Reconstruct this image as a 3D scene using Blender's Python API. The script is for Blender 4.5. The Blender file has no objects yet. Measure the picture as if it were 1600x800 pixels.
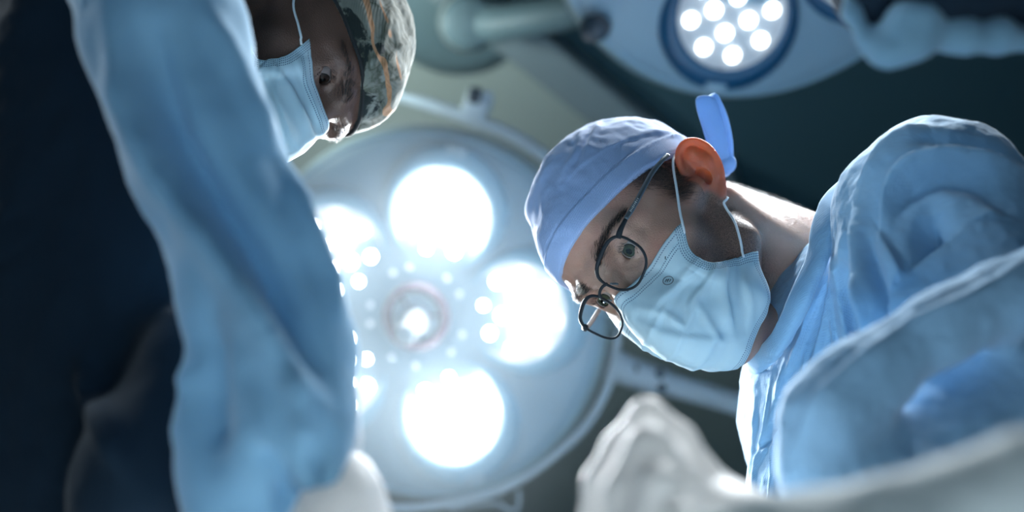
import bpy, bmesh, math, random
import numpy as np
from mathutils import Vector, Matrix
from mathutils.bvhtree import BVHTree
from mathutils import noise as mnoise

random.seed(7); np.random.seed(7)
PI = math.pi
SC = bpy.context.scene
COL = SC.collection

# ------------------------------------------------------------------ camera
FPX = 1600 * 35 / 36
ELEV = math.radians(48)
CAM = Vector((0, 0, 0.95))
BX = Vector((1, 0, 0)); BY = Vector((0, -math.sin(ELEV), math.cos(ELEV))); BZ = Vector((0, -math.cos(ELEV), -math.sin(ELEV)))
VM = Matrix((BX, BY, BZ)).transposed()          # camera axes -> world
cam_d = bpy.data.cameras.new('camera'); cam = bpy.data.objects.new('camera', cam_d); COL.objects.link(cam)
cam.matrix_world = Matrix.Translation(CAM) @ VM.to_4x4()
cam_d.lens = 35; cam_d.sensor_width = 36; cam_d.clip_start = 0.01
cam_d.dof.use_dof = True; cam_d.dof.focus_distance = 0.86; cam_d.dof.aperture_fstop = 2.0
SC.camera = cam

# ------------------------------------------------------------------ world, lights, exposure
SC.view_settings.view_transform = 'Standard'; SC.view_settings.look = 'None'
SC.view_settings.gamma = 1; SC.view_settings.use_curve_mapping = False
SC.view_settings.exposure = 0.22
w = bpy.data.worlds.new('world'); SC.world = w; w.use_nodes = True
w.node_tree.nodes['Background'].inputs[0].default_value = (0.10, 0.26, 0.38, 1)
w.node_tree.nodes['Background'].inputs[1].default_value = 0.11
LED_POWER = 60.0


def V(px, py, d):
    """world point seen at pixel (px, py) of the photograph, d metres along the viewing axis"""
    return CAM + BX * ((px - 800) / FPX * d) + BY * ((400 - py) / FPX * d) - BZ * d


def lamp(name, kind, loc, target, energy, color, **kw):
    l = bpy.data.lights.new(name, kind); l.energy = energy; l.color = color
    for k, v in kw.items(): setattr(l, k, v)
    o = bpy.data.objects.new(name, l); COL.objects.link(o)
    o.location = loc
    o.rotation_euler = (Vector(target) - Vector(loc)).to_track_quat('-Z', 'Y').to_euler()
    return o


VW = lambda x, y, z: CAM + BX * x + BY * y + BZ * z     # view-axis metres -> world
# added rim light for the gown sleeve, upper left, without a known fixture
lamp('added_rim_light', 'SPOT', VW(-1.0, 0.75, -1.15), V(250, 280, 0.6), 32, (0.85, 0.95, 1.0),
     spot_size=math.radians(45), spot_blend=0.6, shadow_soft_size=0.08)
# added spot that brightens the ceiling, not one of the room's fixtures
lamp('added_ceiling_wash', 'SPOT', VW(-0.50, 0.34, -1.72), V(690, 110, 2.45), 15, (0.84, 0.98, 0.96),
     spot_size=math.radians(140), spot_blend=1.0, shadow_soft_size=0.05)

# ------------------------------------------------------------------ helpers: objects
def link(o, parent=None):
    COL.objects.link(o)
    if parent is not None: o.parent = parent
    return o


def empty(name, label, cat, loc=(0, 0, 0), group=None):
    o = bpy.data.objects.new(name, None); COL.objects.link(o); o.location = loc
    o['label'] = label; o['category'] = cat
    if group: o['group'] = group
    return o


def mesh_obj(name, verts, faces, mat, parent=None, smooth=True, M=None, uvs=None):
    """verts in the frame of M (or world when M is None); parent is an un-rotated Empty or an object built with the same M"""
    me = bpy.data.meshes.new(name)
    me.from_pydata([tuple(v) for v in verts] if not isinstance(verts, np.ndarray) else verts.tolist(), [], faces if not isinstance(faces, np.ndarray) else faces.tolist())
    if uvs:
        for un, arr in uvs.items():
            lay = me.uv_layers.new(name=un)
            li = np.empty(len(me.loops), np.int32); me.loops.foreach_get('vertex_index', li)
            lay.data.foreach_set('uv', np.asarray(arr, np.float32)[li].ravel())
    if mat: me.materials.append(mat)
    if smooth: me.polygons.foreach_set('use_smooth', [True] * len(me.polygons))
    me.update()
    o = bpy.data.objects.new(name, me); link(o, parent)
    MW = Matrix.Identity(4) if M is None else M
    o['mw'] = [x for r in MW for x in r]
    PW = Matrix.Identity(4)
    if parent is not None:
        PW = world_of(parent)
    o.matrix_basis = PW.inverted() @ MW
    return o


def world_of(o):
    if o.type == 'EMPTY' and o.parent is None: return o.matrix_basis.copy()
    return world_of(o.parent) @ o.matrix_basis if o.parent is not None else o.matrix_basis.copy()


def bm_obj(name, bm, mat, parent=None, smooth=True, M=None):
    me = bpy.data.meshes.new(name); bm.normal_update(); bm.to_mesh(me); bm.free()
    if mat: me.materials.append(mat)
    if smooth: me.polygons.foreach_set('use_smooth', [True] * len(me.polygons))
    o = bpy.data.objects.new(name, me); link(o, parent)
    MW = Matrix.Identity(4) if M is None else M
    PW = Matrix.Identity(4) if parent is None else world_of(parent)
    o.matrix_basis = PW.inverted() @ MW
    return o


def catmull(pts, n):
    pts = [np.array(p, float) for p in pts]
    P = [2 * pts[0] - pts[1]] + pts + [2 * pts[-1] - pts[-2]]
    out = []
    for i in range(1, len(P) - 2):
        for k in range(n):
            t = k / n
            a, b, c, d = P[i - 1], P[i], P[i + 1], P[i + 2]
            out.append(0.5 * ((2 * b) + (c - a) * t + (2 * a - 5 * b + 4 * c - d) * t * t + (3 * b - a - 3 * c + d) * t ** 3))
    out.append(P[-2])
    return np.array(out)


def tube(pts, rad, seg=10, closed=False, flat=None):
    """verts, faces of a tube along pts; rad a number or list; flat=(vector, ratio) squashes the section along vector"""
    pts = np.array(pts, float); n = len(pts)
    rad = np.full(n, rad) if np.isscalar(rad) else np.array(rad, float)
    T = np.gradient(pts, axis=0) if not closed else (np.roll(pts, -1, 0) - np.roll(pts, 1, 0))
    T /= np.linalg.norm(T, axis=1)[:, None] + 1e-12
    ref = np.array([0.31, 0.17, 0.93]); u = np.cross(T[0], ref); u /= np.linalg.norm(u)
    vs, fs = [], []
    for i in range(n):
        u = u - T[i] * (u @ T[i]); u /= np.linalg.norm(u); v = np.cross(T[i], u)
        for k in range(seg):
            a = 2 * PI * k / seg
            off = (u * math.cos(a) + v * math.sin(a)) * rad[i]
            if flat is not None:
                fv = np.array(flat[0], float); fv /= np.linalg.norm(fv)
                off = off - fv * (off @ fv) * (1 - flat[1])
            vs.append(pts[i] + off)
    m = n if closed else n - 1
    for i in range(m):
        for k in range(seg):
            a = i * seg + k; b = i * seg + (k + 1) % seg; j = (i + 1) % n
            fs.append((a, b, j * seg + (k + 1) % seg, j * seg + k))
    if not closed:
        fs.append(tuple(range(seg))[::-1]); fs.append(tuple((n - 1) * seg + k for k in range(seg)))
    return vs, fs


def merge(*parts):
    vs, fs = [], []
    for v, f in parts:
        b = len(vs); vs.extend([tuple(x) for x in v]); fs.extend([tuple(b + i for i in q) for q in f])
    return vs, fs


def lathe(profile, seg=64, close=False):
    vs, fs = [], []
    n = len(profile)
    for r, z in profile:
        for k in range(seg):
            a = 2 * PI * k / seg
            vs.append((r * math.cos(a), r * math.sin(a), z))
    for i in range(n - 1):
        for k in range(seg):
            fs.append((i * seg + k, i * seg + (k + 1) % seg, (i + 1) * seg + (k + 1) % seg, (i + 1) * seg + k))
    if close:
        fs.append(tuple(range(seg))[::-1]); fs.append(tuple((n - 1) * seg + k for k in range(seg)))
    return vs, fs


def box_bm(c, s, bev=0.0, rot=None, bm=None):
    bm = bm or bmesh.new()
    r = bmesh.ops.create_cube(bm, size=1)
    M = Matrix.Translation(c) @ (rot.to_4x4() if rot else Matrix.Identity(4)) @ Matrix.Diagonal((*s, 1))
    bmesh.ops.transform(bm, matrix=M, verts=r['verts'])
    if bev:
        es = list({e for v in r['verts'] for e in v.link_edges})
        bmesh.ops.bevel(bm, geom=es, offset=bev, segments=3, affect='EDGES', profile=0.5)
    return bm


# ------------------------------------------------------------------ helpers: soft solids (distance fields -> one continuous mesh)
class Soft:
    def __init__(self, lo, hi, h):
        self.lo = np.array(lo, np.float32); self.h = h
        self.n = np.ceil((np.array(hi) - np.array(lo)) / h).astype(int) + 1
        self.D = np.full(self.n, 1e3, np.float32)
        self.ax = [self.lo[i] + h * np.arange(self.n[i], dtype=np.float32) for i in range(3)]

    def _sub(self, lo, hi):
        sl = []
        for i in range(3):
            a = int(np.floor((lo[i] - self.lo[i]) / self.h)); b = int(np.ceil((hi[i] - self.lo[i]) / self.h)) + 1
            a = max(0, a); b = min(self.n[i], b)
            if b <= a: return None, None
            sl.append(slice(a, b))
        g = [self.ax[0][sl[0]][:, None, None], self.ax[1][sl[1]][None, :, None], self.ax[2][sl[2]][None, None, :]]
        return tuple(sl), g

    def op(self, fn, lo, hi, k=0.0, mode='u'):
        sl, g = self._sub(np.array(lo) - 2 * k - 3 * self.h, np.array(hi) + 2 * k + 3 * self.h)
        if sl is None: return self
        b = fn(*g).astype(np.float32); a = self.D[sl]
        if mode == 'u':
            m = np.minimum(a, b)
            if k > 0:
                h = np.maximum(k - np.abs(a - b), 0) / k; m = m - h * h * k * 0.25
        elif mode == 's':
            m = np.maximum(a, -b)
            if k > 0:
                h = np.maximum(k - np.abs(a + b), 0) / k; m = m + h * h * k * 0.25
        self.D[sl] = m
        return self

    def ell(self, c, r, k=0.0, rot=None, mode='u'):
        c = np.array(c, float); r = np.array(r, float); R = np.eye(3) if rot is None else np.array(rot)

        def fn(x, y, z):
            p = [x - c[0], y - c[1], z - c[2]]
            q = [sum(R[j, i] * p[j] for j in range(3)) for i in range(3)] if rot is not None else p
            k0 = np.sqrt((q[0] / r[0]) ** 2 + (q[1] / r[1]) ** 2 + (q[2] / r[2]) ** 2)
            k1 = np.sqrt((q[0] / r[0] ** 2) ** 2 + (q[1] / r[1] ** 2) ** 2 + (q[2] / r[2] ** 2) ** 2) + 1e-9
            return k0 * (k0 - 1) / k1
        e = np.full(3, r.max()) if rot is not None else r
        return self.op(fn, c - e, c + e, k, mode)

    def cap(self, a, b, ra, rb=None, k=0.0, mode='u'):
        rb = ra if rb is None else rb
        a = np.array(a, float); b = np.array(b, float); ba = b - a; L = ba @ ba + 1e-12

        def fn(x, y, z):
            t = np.clip(((x - a[0]) * ba[0] + (y - a[1]) * ba[1] + (z - a[2]) * ba[2]) / L, 0, 1)
            return np.sqrt((x - a[0] - t * ba[0]) ** 2 + (y - a[1] - t * ba[1]) ** 2 + (z - a[2] - t * ba[2]) ** 2) - (ra + (rb - ra) * t)
        R = max(ra, rb)
        return self.op(fn, np.minimum(a, b) - R, np.maximum(a, b) + R, k, mode)

    def poly(self, pts, rs, k=0.0, mode='u'):
        rs = [rs] * len(pts) if np.isscalar(rs) else rs
        for i in range(len(pts) - 1): self.cap(pts[i], pts[i + 1], rs[i], rs[i + 1], k, mode)
        return self

    def mesh(self, smooth=2):
        D = self.D; n = self.n
        S = D < 0
        cn = S[:-1, :-1, :-1].astype(np.int8)
        cnt = np.zeros_like(cn)
        for i in (0, 1):
            for j in (0, 1):
                for k in (0, 1):
                    cnt += S[i:n[0] - 1 + i, j:n[1] - 1 + j, k:n[2] - 1 + k]
        idx = np.argwhere((cnt > 0) & (cnt < 8))
        vid = np.full(cnt.shape, -1, np.int32); vid[tuple(idx.T)] = np.arange(len(idx))
        acc = np.zeros((len(idx), 3)); w = np.zeros(len(idx))
        corners = [(i, j, k) for i in (0, 1) for j in (0, 1) for k in (0, 1)]
        for c in corners:
            for ax in range(3):
                if c[ax]: continue
                d = list(c); d[ax] = 1
                A = D[idx[:, 0] + c[0], idx[:, 1] + c[1], idx[:, 2] + c[2]]; B = D[idx[:, 0] + d[0], idx[:, 1] + d[1], idx[:, 2] + d[2]]
                m = (A < 0) != (B < 0)
                t = np.where(m, A / np.where(m, A - B, 1), 0)
                p = np.tile(np.array(c, float), (len(idx), 1)); p[:, ax] = t
                acc[m] += p[m]; w[m] += 1
        verts = self.lo + (idx + acc / w[:, None]) * self.h
        quads = []
        for ax in range(3):
            o = [a for a in range(3) if a != ax]
            sh = [slice(None)] * 3
            lo = [slice(0, -1) if a == ax else slice(1, -1) for a in range(3)]
            hi = [slice(1, None) if a == ax else slice(1, -1) for a in range(3)]
            s0 = S[tuple(lo)]; s1 = S[tuple(hi)]
            e = np.argwhere(s0 != s1); fl = s0[tuple(e.T)]
            e = e + np.array([0 if a == ax else 1 for a in range(3)])
            u, v = o
            def cell(du, dv):
                q = e.copy(); q[:, u] -= du; q[:, v] -= dv
                return vid[q[:, 0], q[:, 1], q[:, 2]]
            Q = np.stack([cell(1, 1), cell(0, 1), cell(0, 0), cell(1, 0)], 1)
            flip = fl if ax != 1 else ~fl
            Q[~flip] = Q[~flip][:, ::-1]
            quads.append(Q)
        F = np.concatenate(quads); F = F[(F >= 0).all(1)]
        for _ in range(smooth):
            verts = laplace(verts, F, 0.5)
        return verts, F


def laplace(V_, F, lam):
    E = np.concatenate([F[:, [0, 1]], F[:, [1, 2]], F[:, [2, 3]], F[:, [3, 0]]])
    n = len(V_); deg = np.bincount(E[:, 0], minlength=n) + np.bincount(E[:, 1], minlength=n)
    S = np.zeros_like(V_)
    for a in range(3):
        S[:, a] = np.bincount(E[:, 0], V_[E[:, 1], a], n) + np.bincount(E[:, 1], V_[E[:, 0], a], n)
    return V_ * (1 - lam) + lam * S / np.maximum(deg, 1)[:, None]


def subdiv(V_, F):
    """split every quad in four, then relax once"""
    n = len(V_)
    E = np.concatenate([F[:, [0, 1]], F[:, [1, 2]], F[:, [2, 3]], F[:, [3, 0]]]); E = np.sort(E, 1)
    key = E[:, 0].astype(np.int64) * n + E[:, 1]
    uq, inv = np.unique(key, return_inverse=True)
    em = (V_[uq // n] + V_[uq % n]) / 2; m = len(F); e = inv.reshape(4, m) + n
    fc = V_[F].mean(1); c = n + len(uq) + np.arange(m)
    W = np.concatenate([V_, em, fc])
    Q = np.concatenate([np.stack([F[:, i], e[i], c, e[i - 1]], 1) for i in range(4)])
    return laplace(W, Q, 0.5), Q


def vnormals(V_, F):
    N = np.zeros_like(V_)
    fn = np.cross(V_[F[:, 2]] - V_[F[:, 0]], V_[F[:, 3]] - V_[F[:, 1]])
    for c in range(4):
        for a in range(3): N[:, a] += np.bincount(F[:, c], fn[:, a], len(V_))
    return N / (np.linalg.norm(N, axis=1)[:, None] + 1e-12)


VMn = np.array(VM); CAMn = np.array(CAM)
def to_px(W):
    v = (W - CAMn) @ VMn
    return np.stack([800 + FPX * v[:, 0] / -v[:, 2], 400 - FPX * v[:, 1] / -v[:, 2]], 1)


def folds(W, N, lines, both=False):
    """raise (or sink) cloth along fold lines: (polyline px, half width px, height m[, asym]) on the side the line is seen on"""
    P = to_px(W); dep = -((W - CAMn) @ VMn)[:, 2]
    view = CAMn - W; view /= np.linalg.norm(view, axis=1)[:, None]
    fac = np.clip(((N * view).sum(1) + 0.15) / 0.4, 0, 1)
    disp = np.zeros(len(W))
    for ln in lines:
        pts, wd, h = ln[:3]
        pts = catmull(pts, 6)
        L = np.concatenate([[0], np.cumsum(np.linalg.norm(np.diff(pts, axis=0), axis=1))]); L /= L[-1]
        best = np.full(len(W), 1e9); bt = np.zeros(len(W)); side = np.zeros(len(W))
        lo = pts.min(0) - 4 * wd; hi = pts.max(0) + 4 * wd
        m = np.where(((P > lo) & (P < hi)).all(1))[0]
        if not len(m): continue
        Q = P[m]
        b_ = np.full(len(m), 1e9); t_ = np.zeros(len(m)); s_ = np.zeros(len(m))
        for i in range(len(pts) - 1):
            a, b = pts[i], pts[i + 1]; ba = b - a
            t = np.clip(((Q - a) @ ba) / (ba @ ba + 1e-9), 0, 1)
            d = Q - a - t[:, None] * ba; dd = np.hypot(d[:, 0], d[:, 1])
            k = dd < b_
            b_[k] = dd[k]; t_[k] = L[i] + t[k] * (L[i + 1] - L[i]); s_[k] = np.sign(ba[0] * d[k, 1] - ba[1] * d[k, 0])
        wv = wd * np.ones(len(m))
        if len(ln) > 3 and ln[3]: wv = np.where(s_ * ln[3] > 0, wd * 2.6, wd * 0.7)
        prof = np.exp(-(b_ / wv) ** 2)
        taper = np.clip(np.minimum(t_ + 0.08, 1.08 - t_) / 0.3, 0, 1)
        if len(ln) > 4: prof = prof * (dep[m] > ln[4])
        disp[m] += h * prof * taper
    return W + N * (disp * fac)[:, None]


def fbm(W, scale, octv=3, seed=0.0):
    return np.array([mnoise.fractal(Vector(p) * scale + Vector((seed, seed * 1.7, 0)), 0.8, 2.0, octv) for p in W])

# ------------------------------------------------------------------ helpers: materials
class NT:
    def __init__(self, name):
        self.m = bpy.data.materials.new(name); self.m.use_nodes = True
        self.t = self.m.node_tree; self.b = self.t.nodes['Principled BSDF']; self.out = self.t.nodes['Material Output']

    def n(self, ty, **kw):
        nd = self.t.nodes.new(ty)
        for k, v in kw.items(): setattr(nd, k, v)
        return nd

    def put(self, sock, v):
        if isinstance(v, bpy.types.NodeSocket): self.t.links.new(v, sock)
        elif v is not None: sock.default_value = v

    def math(self, op, a, b=None, c=None):
        nd = self.n('ShaderNodeMath', operation=op)
        for i, v in enumerate((a, b, c)):
            if v is not None: self.put(nd.inputs[i], v)
        return nd.outputs[0]

    def mix(self, f, a, b, blend='MIX'):
        nd = self.n('ShaderNodeMix', data_type='RGBA', blend_type=blend)
        self.put(nd.inputs[0], f); self.put(nd.inputs[6], a); self.put(nd.inputs[7], b)
        return nd.outputs[2]

    def coord(self, which='Object'):
        return self.n('ShaderNodeTexCoord').outputs[which]

    def noise(self, vec, scale, detail=3, rough=0.5, dist=0.0):
        nd = self.n('ShaderNodeTexNoise'); self.put(nd.inputs['Vector'], vec)
        nd.inputs['Scale'].default_value = scale; nd.inputs['Detail'].default_value = detail
        nd.inputs['Roughness'].default_value = rough; nd.inputs['Distortion'].default_value = dist
        return nd.outputs['Fac']

    def ramp(self, f, stops, interp='LINEAR'):
        nd = self.n('ShaderNodeValToRGB'); self.put(nd.inputs[0], f); cr = nd.color_ramp; cr.interpolation = interp
        while len(cr.elements) < len(stops): cr.elements.new(0.5)
        for e, (p, c) in zip(cr.elements, stops): e.position = p; e.color = c if len(c) == 4 else (*c, 1)
        return nd.outputs[0]

    def mapping(self, vec, scale=(1, 1, 1), rot=(0, 0, 0), loc=(0, 0, 0)):
        nd = self.n('ShaderNodeMapping'); self.put(nd.inputs[0], vec)
        nd.inputs['Scale'].default_value = scale; nd.inputs['Rotation'].default_value = rot; nd.inputs['Location'].default_value = loc
        return nd.outputs[0]

    def bump(self, h, strength=0.3, dist=0.001, normal=None):
        nd = self.n('ShaderNodeBump'); nd.inputs['Strength'].default_value = strength; nd.inputs['Distance'].default_value = dist
        self.put(nd.inputs['Height'], h)
        if normal is not None: self.put(nd.inputs['Normal'], normal)
        return nd.outputs[0]

    def set(self, **kw):
        al = dict(base='Base Color', rough='Roughness', metal='Metallic', normal='Normal', sss='Subsurface Weight', ssr='Subsurface Radius',
                  sscale='Subsurface Scale', em='Emission Color', ems='Emission Strength', trans='Transmission Weight', ior='IOR',
                  sheen='Sheen Weight', srough='Sheen Roughness', spec='Specular IOR Level', coat='Coat Weight', alpha='Alpha')
        for k, v in kw.items():
            if k in ('base', 'em') and not isinstance(v, bpy.types.NodeSocket): v = (*v, 1)[:4]
            self.put(self.b.inputs[al[k]], v)
        return self


def plain(name, col, rough=0.5, metal=0.0, var=0.06, scale=40, bump=0.0, **kw):
    t = NT(name); c = t.coord()
    f = t.noise(c, scale, 3)
    a = tuple(max(0, x * (1 - var)) for x in col) + (1,); b = tuple(min(1, x * (1 + var)) for x in col) + (1,)
    t.set(base=t.mix(f, a, b), rough=rough, metal=metal, **kw)
    if bump: t.set(normal=t.bump(f, bump, 0.001))
    return t.m


def cloth(name, col, weave=1500, bump=0.25, transl=0.0, var=0.10, sheen=0.3, rough=0.85):
    t = NT(name); c = t.coord()
    f = t.noise(c, 22, 4); g = t.noise(c, 300, 2)
    a = tuple(x * (1 - var) for x in col) + (1,); b = tuple(min(1, x * (1 + var)) for x in col) + (1,)
    wv = t.n('ShaderNodeTexWave', wave_type='BANDS', bands_direction='DIAGONAL'); t.put(wv.inputs['Vector'], c); wv.inputs['Scale'].default_value = weave / 6.28 / 2; wv.inputs['Distortion'].default_value = 1.0
    wz = t.n('ShaderNodeTexWave', wave_type='BANDS', bands_direction='Z'); t.put(wz.inputs['Vector'], c); wz.inputs['Scale'].default_value = weave / 6.28 / 2; wz.inputs['Distortion'].default_value = 1.0
    h = t.math('ADD', t.math('MULTIPLY', wv.outputs['Fac'], wz.outputs['Fac']), t.math('MULTIPLY', g, 0.8))
    base = t.mix(f, a, b)
    t.set(base=base, rough=rough, sheen=sheen, srough=0.5, spec=0.2, normal=t.bump(h, bump, 0.0006))
    if transl:
        tr = t.n('ShaderNodeBsdfTranslucent'); t.put(tr.inputs[0], base)
        mx = t.n('ShaderNodeMixShader'); mx.inputs[0].default_value = transl
        t.t.links.new(t.b.outputs[0], mx.inputs[1]); t.t.links.new(tr.outputs[0], mx.inputs[2]); t.t.links.new(mx.outputs[0], t.out.inputs[0])
    return t.m


def attr(t, name):
    nd = t.n('ShaderNodeAttribute'); nd.attribute_name = name
    return nd.outputs['Fac']


def skin(name, base, red, beard_col, lip, rough=0.42, sss=0.12, pore=0.35):
    t = NT(name); c = t.coord()
    f = t.noise(c, 60, 4); g = t.noise(c, 900, 2); blot = t.noise(c, 22, 3)
    a = tuple(x * 0.86 for x in base) + (1,); b = tuple(min(1, x * 1.12) for x in base) + (1,)
    col = t.mix(f, a, b)
    col = t.mix(t.math('MULTIPLY', t.ramp(blot, [(0.45, (0, 0, 0)), (0.7, (1, 1, 1))]), 0.35), col, (*red, 1))
    col = t.mix(t.math('MULTIPLY', attr(t, 'ruddy'), 0.75), col, (*red, 1))
    col = t.mix(attr(t, 'lips'), col, (*lip, 1))
    st = t.ramp(t.noise(c, 1300, 1), [(0.40, (0, 0, 0)), (0.62, (1, 1, 1))])
    bm_ = t.math('MULTIPLY', attr(t, 'beard'), t.math('ADD', t.math('MULTIPLY', st, 0.45), 0.55))
    col = t.mix(bm_, col, (*beard_col, 1))
    t.set(base=col, rough=rough, spec=0.45, sss=t.math('ADD', sss, t.math('MULTIPLY', attr(t, 'ruddy'), 0.55)), ssr=(1.0, 0.30, 0.12), sscale=0.009)
    vor = t.n('ShaderNodeTexVoronoi'); t.put(vor.inputs['Vector'], c); vor.inputs['Scale'].default_value = 700
    h = t.math('ADD', t.math('MULTIPLY', vor.outputs['Distance'], 0.6), t.math('MULTIPLY', g, 0.7))
    t.set(normal=t.bump(h, pore, 0.0008))
    tr = t.n('ShaderNodeBsdfTranslucent'); tr.inputs[0].default_value = (1.0, 0.42, 0.13, 1)      # thin gristle lets light through
    mx = t.n('ShaderNodeMixShader'); t.put(mx.inputs[0], t.math('MULTIPLY', attr(t, 'ear'), 0.28))
    t.t.links.new(t.b.outputs[0], mx.inputs[1]); t.t.links.new(tr.outputs[0], mx.inputs[2]); t.t.links.new(mx.outputs[0], t.out.inputs[0])
    return t.m


M = {}
M['scrub'] = cloth('scrub_cotton', (0.27, 0.50, 0.74), weave=2600)
M['gown'] = cloth('gown_fabric', (0.24, 0.46, 0.64), weave=2200, bump=0.12, transl=0.22)
M['shade_cloth'] = cloth('shade_dark_cloth', (0.007, 0.022, 0.042), weave=2200, bump=0.12, sheen=0.05)  # near-black colour stands for shade on unlit cloth
M['cap_blue'] = cloth('cap_cotton', (0.36, 0.50, 0.80), weave=3400, bump=0.5)
M['tie'] = cloth('cap_tie_cotton', (0.30, 0.48, 0.74), weave=2600, transl=0.3, var=0.3)
M['white_elastic'] = plain('white_elastic', (0.80, 0.86, 0.90), 0.8)
M['drape'] = cloth('drape_cloth', (0.62, 0.70, 0.72), weave=1200)
M['dark_metal'] = plain('dark_metal', (0.014, 0.020, 0.027), 0.55, 0.0, spec=0.25)
M['temple_metal'] = plain('temple_metal', (0.20, 0.24, 0.27), 0.35, 0.6)
M['print'] = plain('grey_print', (0.12, 0.17, 0.21), 0.8)
M['temple_print'] = plain('pale_print', (0.5, 0.55, 0.58), 0.7)
M['black_hair'] = plain('dark_hair', (0.016, 0.013, 0.012), 0.45)
M['sclera'] = None
M['lamp_plate'] = plain('lamp_face_plate', (0.30, 0.44, 0.53), 0.45, var=0.03, scale=6)
M['lamp_rim'] = plain('lamp_rim', (0.30, 0.46, 0.55), 0.4, var=0.03, scale=6)
M['lamp_body'] = plain('lamp_housing', (0.30, 0.40, 0.42), 0.5, var=0.05, scale=8)
M['bezel'] = plain('pod_bezel_glow', (0.26, 0.48, 0.62), 0.35, var=0.1, scale=12)  # lighter than the other lamp's bezels to paint in the glow
M['bezel_dark'] = plain('pod_bezel_dark', (0.012, 0.09, 0.19), 0.3, var=0.1, scale=12)
M['pod_dish'] = plain('pod_reflector', (0.62, 0.66, 0.69), 0.35, var=0.03, scale=20)
M['plum'] = plain('plum_rubber', (0.16, 0.10, 0.14), 0.5)
M['screw'] = plain('pale_screw', (0.75, 0.82, 0.86), 0.35, 0.2)
M['arm_paint'] = plain('arm_paint', (0.56, 0.66, 0.72), 0.4, var=0.04, scale=8)
M['mount_paint'] = plain('mount_paint', (0.13, 0.20, 0.22), 0.5, var=0.05, scale=8)
M['steel'] = plain('satin_steel', (0.55, 0.6, 0.6), 0.3, 0.8)
M['dark_knob'] = plain('dark_knob', (0.03, 0.05, 0.07), 0.4)
M['handle_white'] = plain('sterile_handle_plastic', (0.80, 0.83, 0.85), 0.12, var=0.02)
M['handle_tip'] = plain('handle_tip', (0.45, 0.52, 0.56), 0.25)
M['handle_ring'] = plain('handle_window', (0.42, 0.52, 0.58), 0.2, var=0.2, scale=60)


def glove_mat():
    t = NT('thin_latex_glove'); c = t.coord(); f = t.noise(c, 30, 3)
    base = t.mix(f, (0.86, 0.85, 0.84, 1), (0.93, 0.92, 0.91, 1))
    t.set(base=base, rough=0.45)
    tr = t.n('ShaderNodeBsdfTranslucent'); t.put(tr.inputs[0], base)
    mx = t.n('ShaderNodeMixShader'); mx.inputs[0].default_value = 0.22
    t.t.links.new(t.b.outputs[0], mx.inputs[1]); t.t.links.new(tr.outputs[0], mx.inputs[2]); t.t.links.new(mx.outputs[0], t.out.inputs[0])
    return t.m


M['glove'] = glove_mat()


def led_mat(name, strength, col=(0.93, 0.97, 1.0)):
    t = NT(name); t.set(base=(0.8, 0.8, 0.8), em=col, ems=strength, rough=0.3)
    return t.m


def lens_glass():
    t = NT('spectacle_lens')
    tr = t.n('ShaderNodeBsdfTransparent'); tr.inputs[0].default_value = (0.95, 0.965, 0.965, 1)
    gl = t.n('ShaderNodeBsdfGlossy'); gl.inputs['Roughness'].default_value = 0.03; gl.inputs[0].default_value = (0.9, 0.95, 1, 1)
    lw = t.n('ShaderNodeLayerWeight'); lw.inputs[0].default_value = 0.25
    mx = t.n('ShaderNodeMixShader'); t.put(mx.inputs[0], t.math('ADD', t.math('MULTIPLY', lw.outputs['Fresnel'], 0.14), 0.003))
    t.t.links.new(tr.outputs[0], mx.inputs[1]); t.t.links.new(gl.outputs[0], mx.inputs[2]); t.t.links.new(mx.outputs[0], t.out.inputs[0])
    return t.m


M['lens'] = lens_glass()


def eye_mat(name, iris, white=(0.38, 0.37, 0.36)):
    t = NT(name); c = t.coord()
    sp = t.n('ShaderNodeSeparateXYZ'); t.put(sp.inputs[0], c)
    r = t.math('SQRT', t.math('ADD', t.math('POWER', sp.outputs[0], 2), t.math('POWER', sp.outputs[2], 2)))
    front = t.math('GREATER_THAN', sp.outputs[1], 0)
    rad = t.n('ShaderNodeTexNoise'); rad.inputs['Scale'].default_value = 900; t.put(rad.inputs['Vector'], c)
    ir = t.mix(rad.outputs['Fac'], tuple(x * 0.4 for x in iris) + (1,), tuple(x * 1.7 for x in iris) + (1,))
    veins = t.mix(t.math('MULTIPLY', t.noise(c, 300, 3), 0.3), (*white, 1), (0.6, 0.35, 0.3, 1))
    k = t.math('MULTIPLY', t.math('LESS_THAN', r, 0.0066), front)
    col = t.mix(k, veins, ir)
    col = t.mix(t.math('MULTIPLY', t.math('MULTIPLY', t.math('GREATER_THAN', r, 0.0057), k), 0.8), col, (0.01, 0.01, 0.01, 1))
    col = t.mix(t.math('MULTIPLY', t.math('LESS_THAN', r, 0.0029), front), col, (0.003, 0.003, 0.003, 1))
    t.set(base=col, rough=0.08, spec=0.10)
    return t.m


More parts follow.
